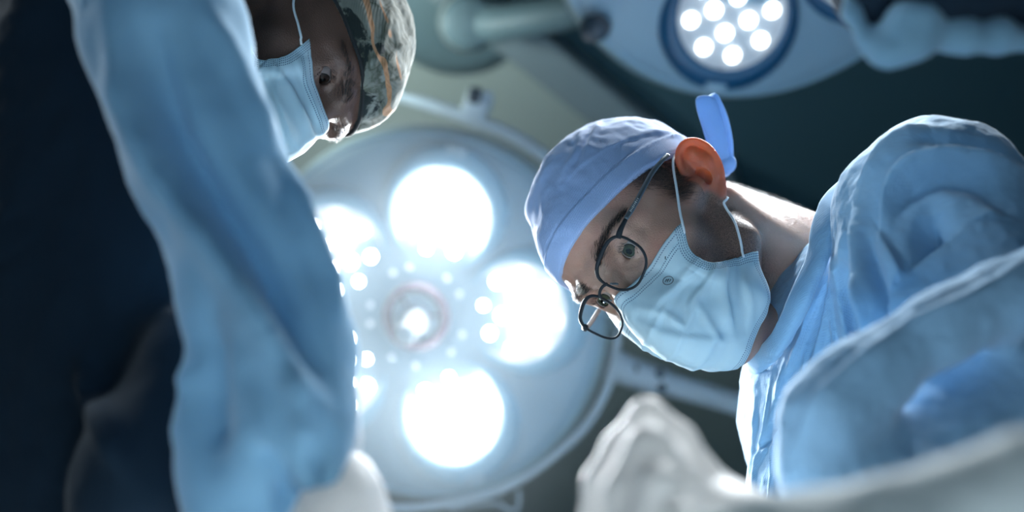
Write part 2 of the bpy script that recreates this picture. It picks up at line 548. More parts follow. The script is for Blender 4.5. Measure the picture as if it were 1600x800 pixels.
def mask_mat():
    t = NT('mask_nonwoven')
    def uv(n):
        u = t.n('ShaderNodeUVMap'); u.uv_map = n
        s = t.n('ShaderNodeSeparateXYZ'); t.put(s.inputs[0], u.outputs[0]); return s.outputs[0], s.outputs[1]
    along, dtop = uv('top'); dside, dbot = uv('side'); down, _ = uv('down')

    def dash(alng, dist, at, half, pitch, duty):
        on = t.math('LESS_THAN', t.math('FRACT', t.math('DIVIDE', alng, pitch)), duty)
        return t.math('MULTIPLY', on, t.math('LESS_THAN', t.math('ABSOLUTE', t.math('SUBTRACT', dist, at)), half))
    tot = None
    notside = t.math('GREATER_THAN', dside, 9.5)
    for at in (3.4, 10.2, 13.0):
        x = t.math('MULTIPLY', dash(along, dtop, at, 0.5, 2.3 if at < 5 else 1.9, 0.62), notside)
        tot = x if tot is None else t.math('MAXIMUM', tot, x)
    for at in (2.0, 4.2, 6.4, 8.6):
        tot = t.math('MAXIMUM', tot, dash(down, dside, at, 0.55, 2.0, 0.58))
    for at in (2.4, 4.6, 6.8):
        tot = t.math('MAXIMUM', tot, t.math('MULTIPLY', dash(along, dbot, at, 0.55, 2.0, 0.58), notside))
    pale = t.math('LESS_THAN', dtop, 8.0)
    c = t.coord()
    f = t.noise(c, 25, 3); g = t.noise(c, 1800, 1)
    base = t.mix(f, (0.60, 0.81, 0.89, 1), (0.68, 0.86, 0.93, 1))
    base = t.mix(t.math('MULTIPLY', pale, 0.45), base, (0.74, 0.86, 0.93, 1))
    base = t.mix(t.math('MULTIPLY', g, 0.12), base, (0.30, 0.55, 0.75, 1))
    base = t.mix(t.math('MULTIPLY', tot, 0.8), base, (0.05, 0.16, 0.29, 1))
    h = t.math('SUBTRACT', t.math('MULTIPLY', g, 0.3), tot)
    t.set(base=base, rough=0.75, sheen=0.2, spec=0.25, normal=t.bump(h, 0.35, 0.0008))
    tr = t.n('ShaderNodeBsdfTranslucent'); t.put(tr.inputs[0], base)
    mx = t.n('ShaderNodeMixShader'); mx.inputs[0].default_value = 0.22
    t.t.links.new(t.b.outputs[0], mx.inputs[1]); t.t.links.new(tr.outputs[0], mx.inputs[2]); t.t.links.new(mx.outputs[0], t.out.inputs[0])
    return t.m


M['mask'] = mask_mat()


def camo_mat():
    t = NT('camouflage_cap_cotton'); c = t.coord()
    sp = t.n('ShaderNodeSeparateXYZ'); t.put(sp.inputs[0], c)
    q = t.math('SUBTRACT', sp.outputs[2], t.math('ADD', 0.038, t.math('MULTIPLY', sp.outputs[1], 0.12)))     # height above the cap's edge
    n1 = t.noise(c, 30, 4, 0.55, 0.6)
    base = t.ramp(n1, [(0.0, (0.13, 0.14, 0.11)), (0.42, (0.24, 0.25, 0.21)), (0.52, (0.10, 0.11, 0.08)), (0.60, (0.30, 0.31, 0.27)), (1, (0.19, 0.20, 0.17))])
    n2 = t.noise(t.mapping(c, (1, 1, 1), (0.4, 0.2, 0.7), (3, 1, 0)), 30, 5, 0.6, 0.8)
    dk = t.ramp(t.math('ADD', n2, t.math('MULTIPLY', t.math('SUBTRACT', 0.022, q), 7.0)), [(0.56, (0, 0, 0)), (0.62, (1, 1, 1))])
    base = t.mix(dk, base, (0.018, 0.026, 0.024, 1))
    # rust coloured branches printed in a band above the edge
    br = t.n('ShaderNodeTexWave', wave_type='BANDS', bands_direction='Z'); t.put(br.inputs['Vector'], t.mapping(c, (1, 0.45, 1), (0.5, -0.3, 0.2)))
    br.inputs['Scale'].default_value = 16; br.inputs['Distortion'].default_value = 9; br.inputs['Detail'].default_value = 2; br.inputs['Detail Scale'].default_value = 1.4
    near = t.math('SUBTRACT', 1.0, t.math('MINIMUM', 1.0, t.math('ABSOLUTE', t.math('DIVIDE', t.math('SUBTRACT', q, 0.030), 0.024))))
    og = t.ramp(t.math('MULTIPLY', br.outputs['Fac'], t.math('POWER', near, 0.5)), [(0.60, (0, 0, 0)), (0.66, (1, 1, 1))])
    rust = t.mix(t.noise(c, 180, 2), (0.42, 0.18, 0.07, 1), (0.62, 0.36, 0.20, 1))
    base = t.mix(og, base, rust)
    wv = t.n('ShaderNodeTexWave', bands_direction='DIAGONAL'); t.put(wv.inputs['Vector'], c); wv.inputs['Scale'].default_value = 260
    t.set(base=base, rough=0.85, sheen=0.2, spec=0.2, normal=t.bump(wv.outputs['Fac'], 0.3, 0.0006))
    return t.m


M['camo'] = camo_mat()
# ------------------------------------------------------------------ room
def structure(name, bm, mat):
    o = bm_obj(name, bm, mat, smooth=False); o['kind'] = 'structure'
    return o


def ceiling_mat():
    t = NT('ceiling_paint'); c = t.coord()
    t.set(base=t.mix(t.noise(c, 1.2, 3), (0.035, 0.090, 0.115, 1), (0.050, 0.115, 0.14, 1)), rough=0.9)
    return t.m


CEIL_Z = 3.0
def on_ceiling(px, py, z=CEIL_Z):
    d = V(px, py, 1) - CAM
    return CAM + d * ((z - CAM.z) / d.z)


structure('ceiling', box_bm((0, 1.6, CEIL_Z + 0.05), (7, 6.5, 0.1)), ceiling_mat())
structure('wall_back', box_bm((0, 4.8, 1.5), (7, 0.1, 3.0)), ceiling_mat())
M['canopy'] = plain('canopy_paint', (0.36, 0.42, 0.39), 0.7, var=0.05, scale=3)
M['canopy_edge'] = plain('canopy_edge_paint', (0.22, 0.28, 0.30), 0.7, var=0.05, scale=3)
# the pale ventilation canopy over the table, its edge runs diagonally across the photo
a, b = on_ceiling(770, 60, CEIL_Z - 0.02), on_ceiling(985, 230, CEIL_Z - 0.02)
dirv = (b - a).normalized(); perp = Vector((-dirv.y, dirv.x, 0))
if perp.x > 0: perp = -perp
bm = bmesh.new()
cs = [a - dirv * 2.5, b + dirv * 2.0, b + dirv * 2.0 + perp * 2.4, a - dirv * 2.5 + perp * 2.4]
lo = [bm.verts.new(p) for p in cs]; hi = [bm.verts.new(p + Vector((0, 0, 0.04))) for p in cs]
bm.faces.new(lo); bm.faces.new(hi[::-1])
for i in range(4): bm.faces.new((lo[i], lo[(i + 1) % 4], hi[(i + 1) % 4], hi[i]))
bmesh.ops.recalc_face_normals(bm, faces=bm.faces)
structure('trim_1', bm, M['canopy'])
bm = bmesh.new()
wd = (on_ceiling(870, 50) - a).dot(-perp)
mid = (a + b) / 2 - perp * (wd / 2 + 0.003)
rot = Matrix((dirv, -perp, Vector((0, 0, 1)))).transposed()
structure('trim_2', box_bm(mid + Vector((0, 0, -0.02)), (5.0, max(wd, 0.05), 0.075), 0.012, rot), M['canopy_edge'])

# ------------------------------------------------------------------ theatre lights
def frame_to(loc, normal, up=(0, 0, 1)):
    z = Vector(normal).normalized(); x = Vector(up).cross(z).normalized(); y = z.cross(x)
    R = Matrix((x, y, z)).transposed().to_4x4(); R.translation = loc
    return R


BEAM = {1: 20.0, 2: 52.0, 3: 34.0}


def make_light(name, label, F, pod_angles, strengths, led_twist, bezel):
    """F maps lamp-local metres (z towards the patient) to the world"""
    root = empty(name, label, 'surgical light', F.translation)
    R = 0.325
    # housing behind, dished
    v, f = lathe([(0.05, -0.13), (0.16, -0.12), (0.28, -0.085), (0.335, -0.05), (0.343, -0.028), (0.335, -0.014), (0.326, -0.012)], 96, False)
    mesh_obj('housing', v, f, M['lamp_body'], root, M=F)
    v, f = lathe([(0.0005, 0.004), (0.20, 0.003), (0.305, 0.0), (0.318, -0.003), (0.322, -0.007), (0.322, -0.02)], 96)
    mesh_obj('face_plate', v, f, M['lamp_plate'], root, M=F)
    v, f = lathe([(0.321, -0.004), (0.3255, -0.001), (0.330, -0.004), (0.332, -0.012), (0.329, -0.02), (0.321, -0.02), (0.321, -0.004)], 96)
    mesh_obj('rim', v, f, M['lamp_rim'], root, M=F)
    led_me = None
    for i, ang in enumerate(pod_angles):
        a = math.radians(ang); d = Vector((math.cos(a), math.sin(a), 0))
        c = d * 0.185 + Vector((0, 0, 0.006))
        tilt = Matrix.Rotation(math.radians(9), 3, Vector((-d.y, d.x, 0)) * -1)     # pods lean in to the centre
        PR = F @ Matrix.Translation(c) @ (tilt @ Matrix.Rotation(a, 3, 'Z')).to_4x4()
        # bezel: outer circle pushed outwards -> crescent
        seg = 64; rings = []
        for rr, off, z in ((0.088, 0, 0.006), (0.094, 0.001, 0.010), (0.100, 0.006, 0.009), (0.112, 0.012, 0.004), (0.115, 0.012, -0.012)):
            rings.append([(rr * math.cos(2 * PI * k / seg) + off, rr * math.sin(2 * PI * k / seg), z) for k in range(seg)])
        vs = [p for r in rings for p in r]
        fs = [(r * seg + k, (r + 1) * seg + k, (r + 1) * seg + (k + 1) % seg, r * seg + (k + 1) % seg) for r in range(len(rings) - 1) for k in range(seg)]
        fs = [q[::-1] for q in fs]
        pod = mesh_obj('light_pod', vs, fs, M[bezel], root, M=PR)
        v, f = lathe([(0.0005, 0.0), (0.06, 0.0005), (0.080, 0.003), (0.0885, 0.0075)], 64)
        mesh_obj('reflector', v, f, M['pod_dish'], pod, M=PR)
        bm_obj('latch', box_bm((0.121, 0, 0.002), (0.020, 0.036, 0.012), 0.003), M['lamp_plate'], pod, M=PR)
        mat = M['led%d' % strengths[i]]
        lv, lf = lathe([(0.0005, 0.0075), (0.006, 0.0068), (0.0100, 0.0045), (0.0115, 0.001)], 14)
        spots = [(0.030, 90 * k + 45 * 0) for k in range(4)] + [(0.066, 45 * k + 22.5) for k in range(8)]
        if strengths[i] == 2: spots += [(0.046, 45 + 90 * k) for k in range(4)]
        for rr, th in spots:
            t = math.radians(th + led_twist) - a * 0
            L = PR @ Matrix.Translation((rr * math.cos(t), rr * math.sin(t), 0.0015))
            if led_me is None or led_me.materials[0] != mat:
                o = mesh_obj('led', lv, lf, mat, pod, M=L); led_me = o.data
            else:
                o = bpy.data.objects.new('led', led_me); link(o, pod)
                o.matrix_basis = world_of(pod).inverted() @ L
        # pale screws beside each pod
        for da in (-24, 24):
            b = math.radians(ang + da)
            S = F @ Matrix.Translation((math.cos(b) * 0.088, math.sin(b) * 0.088, 0.003))
            v, f = lathe([(0.0001, 0.006), (0.004, 0.005), (0.0058, 0.0)], 12)
            mesh_obj('screw', v, f, M['screw'], root, M=S)
        # the pod's own beam
        P0 = PR @ Vector((0, 0, 0.03)); ln = lamp('pod_beam_light', 'SPOT', P0, P0 + F.to_3x3() @ Vector((0, 0, 1)), BEAM[strengths[i]], (0.90, 0.96, 1.0), spot_size=math.radians(110), spot_blend=0.8, shadow_soft_size=0.02)
    if True:
        v, f = lathe([(0.044, 0.004), (0.045, 0.016), (0.051, 0.021), (0.059, 0.016), (0.061, 0.004)], 64)
        mesh_obj('handle_collar', v, f, M['plum'], root, M=F)
        v, f = lathe([(0.0005, 0.008), (0.030, 0.009), (0.044, 0.006)], 48)
        win = mesh_obj('handle_window', v, f, M['handle_ring'], root, M=F)
        for k in range(3):
            a = math.radians(125 + 120 * k)
            bm_obj('spoke', box_bm((0.034 * math.cos(a), 0.034 * math.sin(a), 0.010), (0.024, 0.005, 0.004), 0.001, Matrix.Rotation(a, 3, 'Z')), M['plum'], win, M=F)
        H = F @ Matrix.Translation((0.004, -0.006, 0.008)) @ Matrix.Rotation(math.radians(8), 4, 'X')
        v, f = lathe([(0.024, 0.0), (0.021, 0.02), (0.016, 0.05), (0.0175, 0.075), (0.019, 0.088), (0.0175, 0.095)], 40)
        hd = mesh_obj('sterile_handle', v, f, M['handle_white'], root, M=H)
        v, f = lathe([(0.0178, 0.094), (0.014, 0.099), (0.0005, 0.101)], 40)
        mesh_obj('handle_tip', v, f, M['handle_tip'], hd, M=H)
    return root


M['led1'] = led_mat('led_light', 5)
M['led3'] = led_mat('led_light_bright', 18)
M['led2'] = led_mat('led_light_full', LED_POWER)
c1 = V(652, 494, 1.78)
F1 = frame_to(c1, VM @ Vector((-0.17, -0.07, 0.98)), up=BY)
light1 = make_light('surgical_light', 'round surgical light with five pods and a handle behind the two surgeons', F1,
                    (74, 3, -69, 213, 143), (2, 3, 2, 3, 3), 10, 'bezel')
c2 = V(1190, -161, 1.52)
F2 = frame_to(c2, VM @ Vector((0.0, -0.54, 0.84)), up=BY)
light2 = make_light('surgical_light', 'round surgical light cut off by the top edge, one blue rimmed pod showing', F2,
                    (262, 334, 46, 118, 190), (1, 1, 1, 1, 1), -8, 'bezel_dark')


def part_tube(name, pts, rad, mat, root, seg=16, n=8):
    P = catmull([tuple(p) for p in pts], n) if len(pts) > 2 else np.array([tuple(p) for p in pts])
    r = rad if np.isscalar(rad) else np.interp(np.linspace(0, 1, len(P)), np.linspace(0, 1, len(rad)), rad)
    v, f = tube(P, r, seg)
    return mesh_obj(name, v, f, mat, root)


# light 1: grab rail, yoke, arm
rail_pts = [(560, 140, 1.86), (600, 146, 1.86), (660, 160, 1.86), (740, 188, 1.85), (800, 212, 1.85), (852, 246, 1.85), (900, 294, 1.85), (938, 352, 1.85), (960, 430, 1.85), (966, 510, 1.85)]
part_tube('yoke', [V(*p) for p in rail_pts], [0.008, 0.008, 0.012, 0.013, 0.013, 0.013, 0.013, 0.013, 0.013, 0.014], M['arm_paint'], light1)
rail2 = [(966, 510, 1.84), (958, 575, 1.82), (936, 632, 1.81), (893, 688, 1.80), (800, 756, 1.80), (710, 784, 1.80), (620, 794, 1.80), (540, 780, 1.80)]
part_tube('grab_rail', [V(*p) for p in rail2], 0.0085, M['arm_paint'], light1)
part_tube('hook', [V(*p) for p in [(700, 796, 1.82), (770, 786, 1.82), (793, 796, 1.82), (806, 797, 1.82), (811, 785, 1.82), (810, 767, 1.82)]], 0.0035, M['arm_paint'], light1, 8)
bm_obj('rail_joint', box_bm(V(746, 164, 1.86), (0.05, 0.055, 0.05), 0.008, VM @ Matrix.Rotation(-0.35, 3, 'Z')), M['arm_paint'], light1)
bm_obj('knob', box_bm(V(742, 150, 1.84), (0.024, 0.03, 0.03), 0.006, VM @ Matrix.Rotation(-0.2, 3, 'Z')), M['dark_knob'], light1)
arm = part_tube('swivel_arm', [V(948, 566, 1.84), V(1000, 586, 1.86), V(1040, 598, 1.87)], [0.030, 0.028, 0.027], M['arm_paint'], light1, 24)
part_tube('lower_arm', [V(1040, 598, 1.87), V(1120, 622, 1.89), V(1200, 646, 1.91), V(1236, 657, 1.92)], [0.0225, 0.0215, 0.021, 0.021], M['arm_paint'], light1, 24)
for px, py, d in ((991, 576, 1.832), (1031, 584, 1.842), (1034, 606, 1.842), (1166, 646, 1.883)):
    S = frame_to(V(px, py, d), -(V(px, py, d) - CAM), BY)
    v, f = lathe([(0.0003, 0.005), (0.0075, 0.005), (0.009, 0.0)], 16)
    mesh_obj('bolt', v, f, M['dark_knob'], arm, M=S)
pj = V(1236, 657, 1.92)
part_tube('drop_pole', [pj + Vector((0, 0, -0.05)), Vector((pj.x, pj.y, CEIL_Z))], 0.026, M['arm_paint'], light1, 24)
# light 2: hub behind the dish, small dark knob at the dish edge
N2 = VM @ Vector((0.0, -0.54, 0.84))
part_tube('hub', [c2 - N2 * 0.12, c2 - N2 * 0.20], 0.06, M['arm_paint'], light2, 32)
S = frame_to(V(930, 44, 1.60), VM @ Vector((-0.5, -0.3, 0.8)), BY)
v, f = lathe([(0.0003, 0.02), (0.016, 0.019), (0.022, 0.012), (0.022, -0.01), (0.015, -0.03)], 32)
kb = mesh_obj('edge_knob', v, f, M['dark_knob'], light2, M=S)

# ceiling mount with its spring arm, out of focus at the top
mount_c = on_ceiling(715, 6)
mount = empty('ceiling_mount', 'grey ceiling boom with a round joint at the top between cap and hanging lamp', 'lamp mount', mount_c)
v, f = lathe([(0.0005, -0.035), (0.13, -0.035), (0.175, -0.02), (0.18, 0.0)], 64)
mesh_obj('ceiling_plate', v, f, M['mount_paint'], mount, M=Matrix.Translation(mount_c))
jt = V(731, 34, 2.02)
F = frame_to(jt, -(jt - CAM) + BX * 0.25 - BY * 0.2, BY)
part_tube('stem', [mount_c + Vector((0, 0, -0.01)), jt - (F.to_3x3() @ Vector((0, 0, 0.03)))], 0.045, M['mount_paint'], mount, 32)
v, f = lathe([(0.0005, 0.035), (0.046, 0.034), (0.054, 0.028), (0.057, 0.018), (0.060, 0.012), (0.060, -0.05), (0.04, -0.06)], 48)
joint = mesh_obj('elbow_joint', v, f, M['mount_paint'], mount, M=F)
v, f = lathe([(0.0555, 0.024), (0.0605, 0.018), (0.0615, 0.010), (0.0595, 0.006)], 48)
mesh_obj('joint_ring', v, f, M['steel'], joint, M=F)
part_tube('spring_arm', [jt + BX * 0.03 - BZ * 0.01, V(800, 34, 1.98), V(925, 10, 1.9), V(1100, -40, 1.85), c2 - N2 * 0.19], [0.045, 0.036, 0.034, 0.034, 0.04], M['mount_paint'], mount, 24)
# ------------------------------------------------------------------ people: head builder (head frame, millimetres: x right, y forward, z up, origin between the ears)
def sstep(a, b, x):
    t = np.clip((x - a) / (b - a), 0, 1); return t * t * (3 - 2 * t)


def add_ear(S, s):
    """s=-1 left, +1 right; the ear stands well off the head and its top flares"""
    A = np.array([s * 0.667, -0.65, -0.346]); B = np.array([s * 0.32, -0.09, 0.943]); A /= np.linalg.norm(A); B -= A * (A @ B); B /= np.linalg.norm(B)
    Cn = np.cross(A, B) * -s
    if Cn[0] * s < 0: Cn = -Cn
    base = np.array([s * 76.5, -6.0, 4.5])

    def E(a, b, c):          # a back, b up along the ear, c outwards
        return tuple(base + A * a * 0.92 + B * b + Cn * (c + 0.06 * max(a, 0)))
    S.poly([E(-6, -12, -3), E(-6, 4, -3), E(-3, 16, -3)], [6.5, 6.5, 5], 4)
    S.poly([E(-4, -14, -9), E(-5, 4, -10), E(-2, 14, -9)], [8, 8, 6.5], 5)
    S.ell(E(6, -2, -8), (9, 11, 11), 6)                        # back of the bowl, joining the head
    outer = [(-8, 2, 1), (-9, 12, 1), (-5, 24, 1), (3, 31, 1), (12, 32, 0.5), (20, 27, 0), (25, 17, 0), (25, 5, 0), (21, -7, 0), (14, -17, 0), (7, -25, 2), (0, -29, 3), (-5, -23, 1), (-7, -15, -1)]
    oc = catmull(outer, 3)
    # thin plate inside the rim
    S.poly([E(2, -18, -2.2), E(9, -6, -2.6), E(13, 8, -2.6), E(9, 20, -2.4)], [7, 8, 9, 8], 4)
    c0 = np.array(E(8, 4, -2.8)); ax = np.array(E(9, 4, -2.8)) - c0; ax /= np.linalg.norm(ax); up = np.array(E(8, 5, -2.8)) - c0; up /= np.linalg.norm(up); nn = np.cross(ax, up)
    R = np.stack([ax, up, nn], 1)
    S.ell(c0, (17, 26, 2.2), 2, rot=R)
    rr = [2.8] * len(oc)
    for i, (a, b, c) in enumerate(oc):
        if b < -15: rr[i] = 3.8
    S.poly([E(*p) for p in oc], rr, 2.2)
    S.poly([E(-8, 2, 1), E(0, 3, -2.5), E(6, 4, -4)], [2.6, 2.4, 1.6], 2)                       # helix crus
    S.poly([E(6, 24, -1.5), E(13, 14, -0.5), E(16, 3, 0), E(13, -8, 0), E(6, -14, 0)], [2.6, 3.2, 3.4, 3.2, 3.2], 3)   # antihelix
    S.poly([E(0, 17, -2), E(8, 15, -1.2), E(13, 12, -0.5)], [2.0, 2.4, 2.6], 2.5)
    S.poly([E(-7, -2, 2), E(-5, -7, 3), E(-5, -12, 1)], [3.2, 3.6, 3.0], 3)                       # tragus
    S.ell(E(5, -3, 0.0), (7, 9, 6.5), 3, rot=R, mode='s')                                       # concha
    S.cap(E(0.5, -6, 0), np.array(E(-3, -6, -16)), 3.5, 2.8, 1.5, 's')                             # canal
    S.ell(E(1, -24, 2.0), (6, 6.5, 3.0), 3, rot=R); S.ell(E(2, -27, -8), (9, 9, 5), 4, rot=R, mode='s')


OPEN = 4.5


def head_field(h, neck_a, neck_b, neck_r, ears=(-1, 1), stub=None, nose=1.0):
    S = Soft((-108, -205, -215), (108, 150, 140), h)
    S.ell((0, -10, 50), (76, 96, 79))
    S.ell((0, 26, 12), (64, 66, 86), 25)
    S.ell((0, 48, -36), (53, 44, 62), 25)
    S.poly([(-54, -2, -22), (-50, 12, -58), (-34, 55, -88), (0, 80, -96), (34, 55, -88), (50, 12, -58), (54, -2, -22)], [13, 14, 14, 15, 14, 14, 13], 22)
    S.ell((0, 84, -92), (19, 16, 14), 14)
    S.ell((0, 72, 62), (38, 25, 36), 16)                      # forehead
    S.poly([(-46, 63, 29), (-37, 75, 36), (-16, 87, 33), (0, 89, 29), (16, 87, 33), (37, 75, 36), (46, 63, 29)], [9, 10, 9.5, 9, 9.5, 10, 9], 12)   # brow
    for s in (-1, 1):
        S.ell((s * 48, 55, -12), (18, 19, 16), 20)             # cheekbone
        S.ell((s * 36, 74, -38), (18, 16, 24), 18)
        S.ell((s * 32, 95, 17), (18, 16, 13), 9, mode='s')   # socket
        S.cap((s * 56, 40, 0), (s * 72, 0, 2), 10, 9, 14)      # zygomatic arch
        # lids over the eyeball
        S.ell((s * 31, 73.5, 17.5), (14.8, 14.0, 13.9), 7)
    S.poly([(0, 87, 28), (0, 95, 14), (0, 102, -4), (0, 107, -19)], [8.5, 7.0, 8, 10], 8)
    S.ell((0, 109 * nose, -21), (10.5, 10.5, 10), 7)
    for s in (-1, 1):
        S.ell((s * 13.5, 98, -24), (8.5, 11, 8.5), 6)
        S.cap((s * 6, 107, -32), (s * 7, 103, -22), 3.6, 2.5, 2, 's')
    S.ell((0, 92, -50), (25, 12, 17), 10)
    S.poly([(-24, 90, -54), (-8, 101, -50), (0, 100, -51.5), (8, 101, -50), (24, 90, -54)], [3, 4.4, 4, 4.4, 3], 4)
    S.poly([(-22, 90, -57), (0, 100, -60), (22, 90, -57)], [3, 5.4, 3], 4)
    S.poly([(-25, 95, -55), (-9, 105, -55.2), (0, 105.5, -56), (9, 105, -55.2), (25, 95, -55)], [0.8, 1.4, 1.4, 1.4, 0.8], 2, 's')
    # neck
    S.cap(neck_a, neck_b, neck_r[0], neck_r[1], 26)
    for s in (-1, 1):                                          # sternomastoid and nape
        na = np.array(neck_a, float); nb = np.array(neck_b, float)
        S.cap((s * 60, -22, -22), nb + (s * 22, 42, 0), 13, 13, 20)
        S.cap((s * 26, -72, -20), nb + (s * 30, -34, 0), 20, 22, 22)
    S.cap((0, 62, -100), np.array(neck_b) + (0, 40, 10), 16, 18, 26)
    if stub is not None:
        for a, b, r in stub: S.cap(a, b, r, r, 40)
    for s in (-1, 1):                                          # palpebral opening
        R = Matrix.Rotation(math.radians(-5 * s), 3, 'Y')
        S.ell((s * 31.0, 88, 16.6), (13.0, 9.5, OPEN), 1.2, rot=np.array(R), mode='s')
        S.ell((s * 31, 73.5, 17.5), (12.9, 12.9, 12.9), 0.4, mode='s')
    for e in ears: add_ear(S, e)
    return S


def finish_head(name, S, mat, root, MH, beard_fn, ruddy_scale=1.0):
    v, f = S.mesh(1)
    o = mesh_obj(name, v / 1000, f, mat, root, M=MH)
    x, y, z = v.T
    def put(n, val):
        a = o.data.attributes.new(n, 'FLOAT', 'POINT'); a.data.foreach_set('value', np.asarray(val, np.float32))
    put('beard', np.clip(beard_fn(x, y, z), 0, 1))
    ear = sstep(71, 76, np.abs(x)) * sstep(-52, -40, y) * (1 - sstep(6, 12, y)) * sstep(-40, -34, z)
    cheek = np.exp(-(((np.abs(x) - 46) / 16) ** 2 + ((z + 6) / 14) ** 2)) * (y > 40) * 0.4 + np.exp(-((x / 14) ** 2 + ((z + 18) / 14) ** 2)) * (y > 95) * 0.5
    put('ear', ear * sstep(74, 79, np.abs(x)))
    put('ruddy', np.clip(ear + cheek, 0, 1) * ruddy_scale)
    put('lips', np.exp(-((z + 55.5) / 6) ** 4) * np.exp(-(x / 22) ** 4) * (y > 88))
    return o, v, f


def eye_ball(MH, s, mat, root, gaze, name='eye'):
    L = MH @ Matrix.Translation((s * 0.031, 0.0733, 0.0175)) @ gaze.to_4x4()
    bm = bmesh.new(); bmesh.ops.create_uvsphere(bm, u_segments=32, v_segments=24, radius=0.0126)
    # cornea bulge
    for vv in bm.verts:
        r = math.hypot(vv.co.x, vv.co.z)
        if vv.co.y > 0 and r < 0.0065: vv.co.y += 0.0009 * (1 - (r / 0.0065) ** 2)
    return bm_obj(name, bm, mat, root, M=L)


def strands(name, roots, normals, dirs, lens, rad, mat, root, droop=None):
    """thin tapering hairs: arrays (N,3) in world metres"""
    vs, fs = [], []
    for p, n, d, L in zip(roots, normals, dirs, lens):
        d = d / (np.linalg.norm(d) + 1e-9)
        u = np.cross(d, n); u /= (np.linalg.norm(u) + 1e-9); w_ = np.cross(d, u)
        b = len(vs)
        mid = p + d * L * 0.5 + n * L * 0.06; tip = p + d * L + (droop * L * 0.2 if droop is not None else 0) - n * L * 0.04
        for k in range(3):
            a = 2 * PI * k / 3; o = (u * math.cos(a) + w_ * math.sin(a)) * rad
            vs.append(p - n * 0.0004 + o)
        for k in range(3):
            a = 2 * PI * k / 3; o = (u * math.cos(a) + w_ * math.sin(a)) * rad * 0.75
            vs.append(mid + o)
        vs.append(tip)
        for k in range(3):
            j = (k + 1) % 3
            fs.append((b + k, b + j, b + 3 + j, b + 3 + k)); fs.append((b + 3 + k, b + 3 + j, b + 6))
    return mesh_obj(name, vs, fs, mat, root)


def to_world(MH, v):        # head millimetres -> world
    Mn = np.array(MH); return (np.asarray(v, float) / 1000) @ Mn[:3, :3].T + Mn[:3, 3]


def dirs_world(MH, v): return np.asarray(v, float) @ np.array(MH)[:3, :3].T


def hair_patch(name, v, f, MH, root, weight, n, L, rad, comb, mat, jitter=0.35, droop=None):
    N = vnormals(v, f); p = weight / weight.sum()
    idx = np.random.choice(len(v), n, p=p)
    pos = v[idx] + np.random.normal(0, 0.7, (n, 3)); nn = N[idx]
    d = np.array([comb(*q) for q in pos], float)
    d = d - nn * ((d * nn).sum(1) - 0.28)[:, None] + np.random.normal(0, jitter, (n, 3)) * 0.4
    ln = np.random.uniform(0.6, 1.15, n) * L
    return strands(name, to_world(MH, pos), dirs_world(MH, nn), dirs_world(MH, d), ln / 1000, rad / 1000, mat, root)


def ray_plane_x(px, py, x, MH):
    """head-frame mm point under a pixel at lateral position x"""
    d = (V(px, py, 1) - CAM); I = MH.inverted()
    o = I @ CAM; dd = I.to_3x3() @ d
    t = (x / 1000 - o.x) / dd.x
    return np.array(o + dd * t) * 1000


def bvh_of(v, f): return BVHTree.FromPolygons([tuple(p) for p in v], [tuple(int(i) for i in q) for q in f])


def hit(px, py, bvh, MH, off=0.0):
    """head-frame mm point where the sight line through a pixel meets the head"""
    I = MH.inverted(); o = I @ CAM; d = (I.to_3x3() @ (V(px, py, 1) - CAM)).normalized()
    r = bvh.ray_cast(o * 1000, d)
    if r[0] is None:
        r2 = bvh.find_nearest(o * 1000 + d * ((-(o * 1000)).dot(d)))
        return np.array(r2[0] + r2[1] * off)
    return np.array(r[0] + r[1] * off)


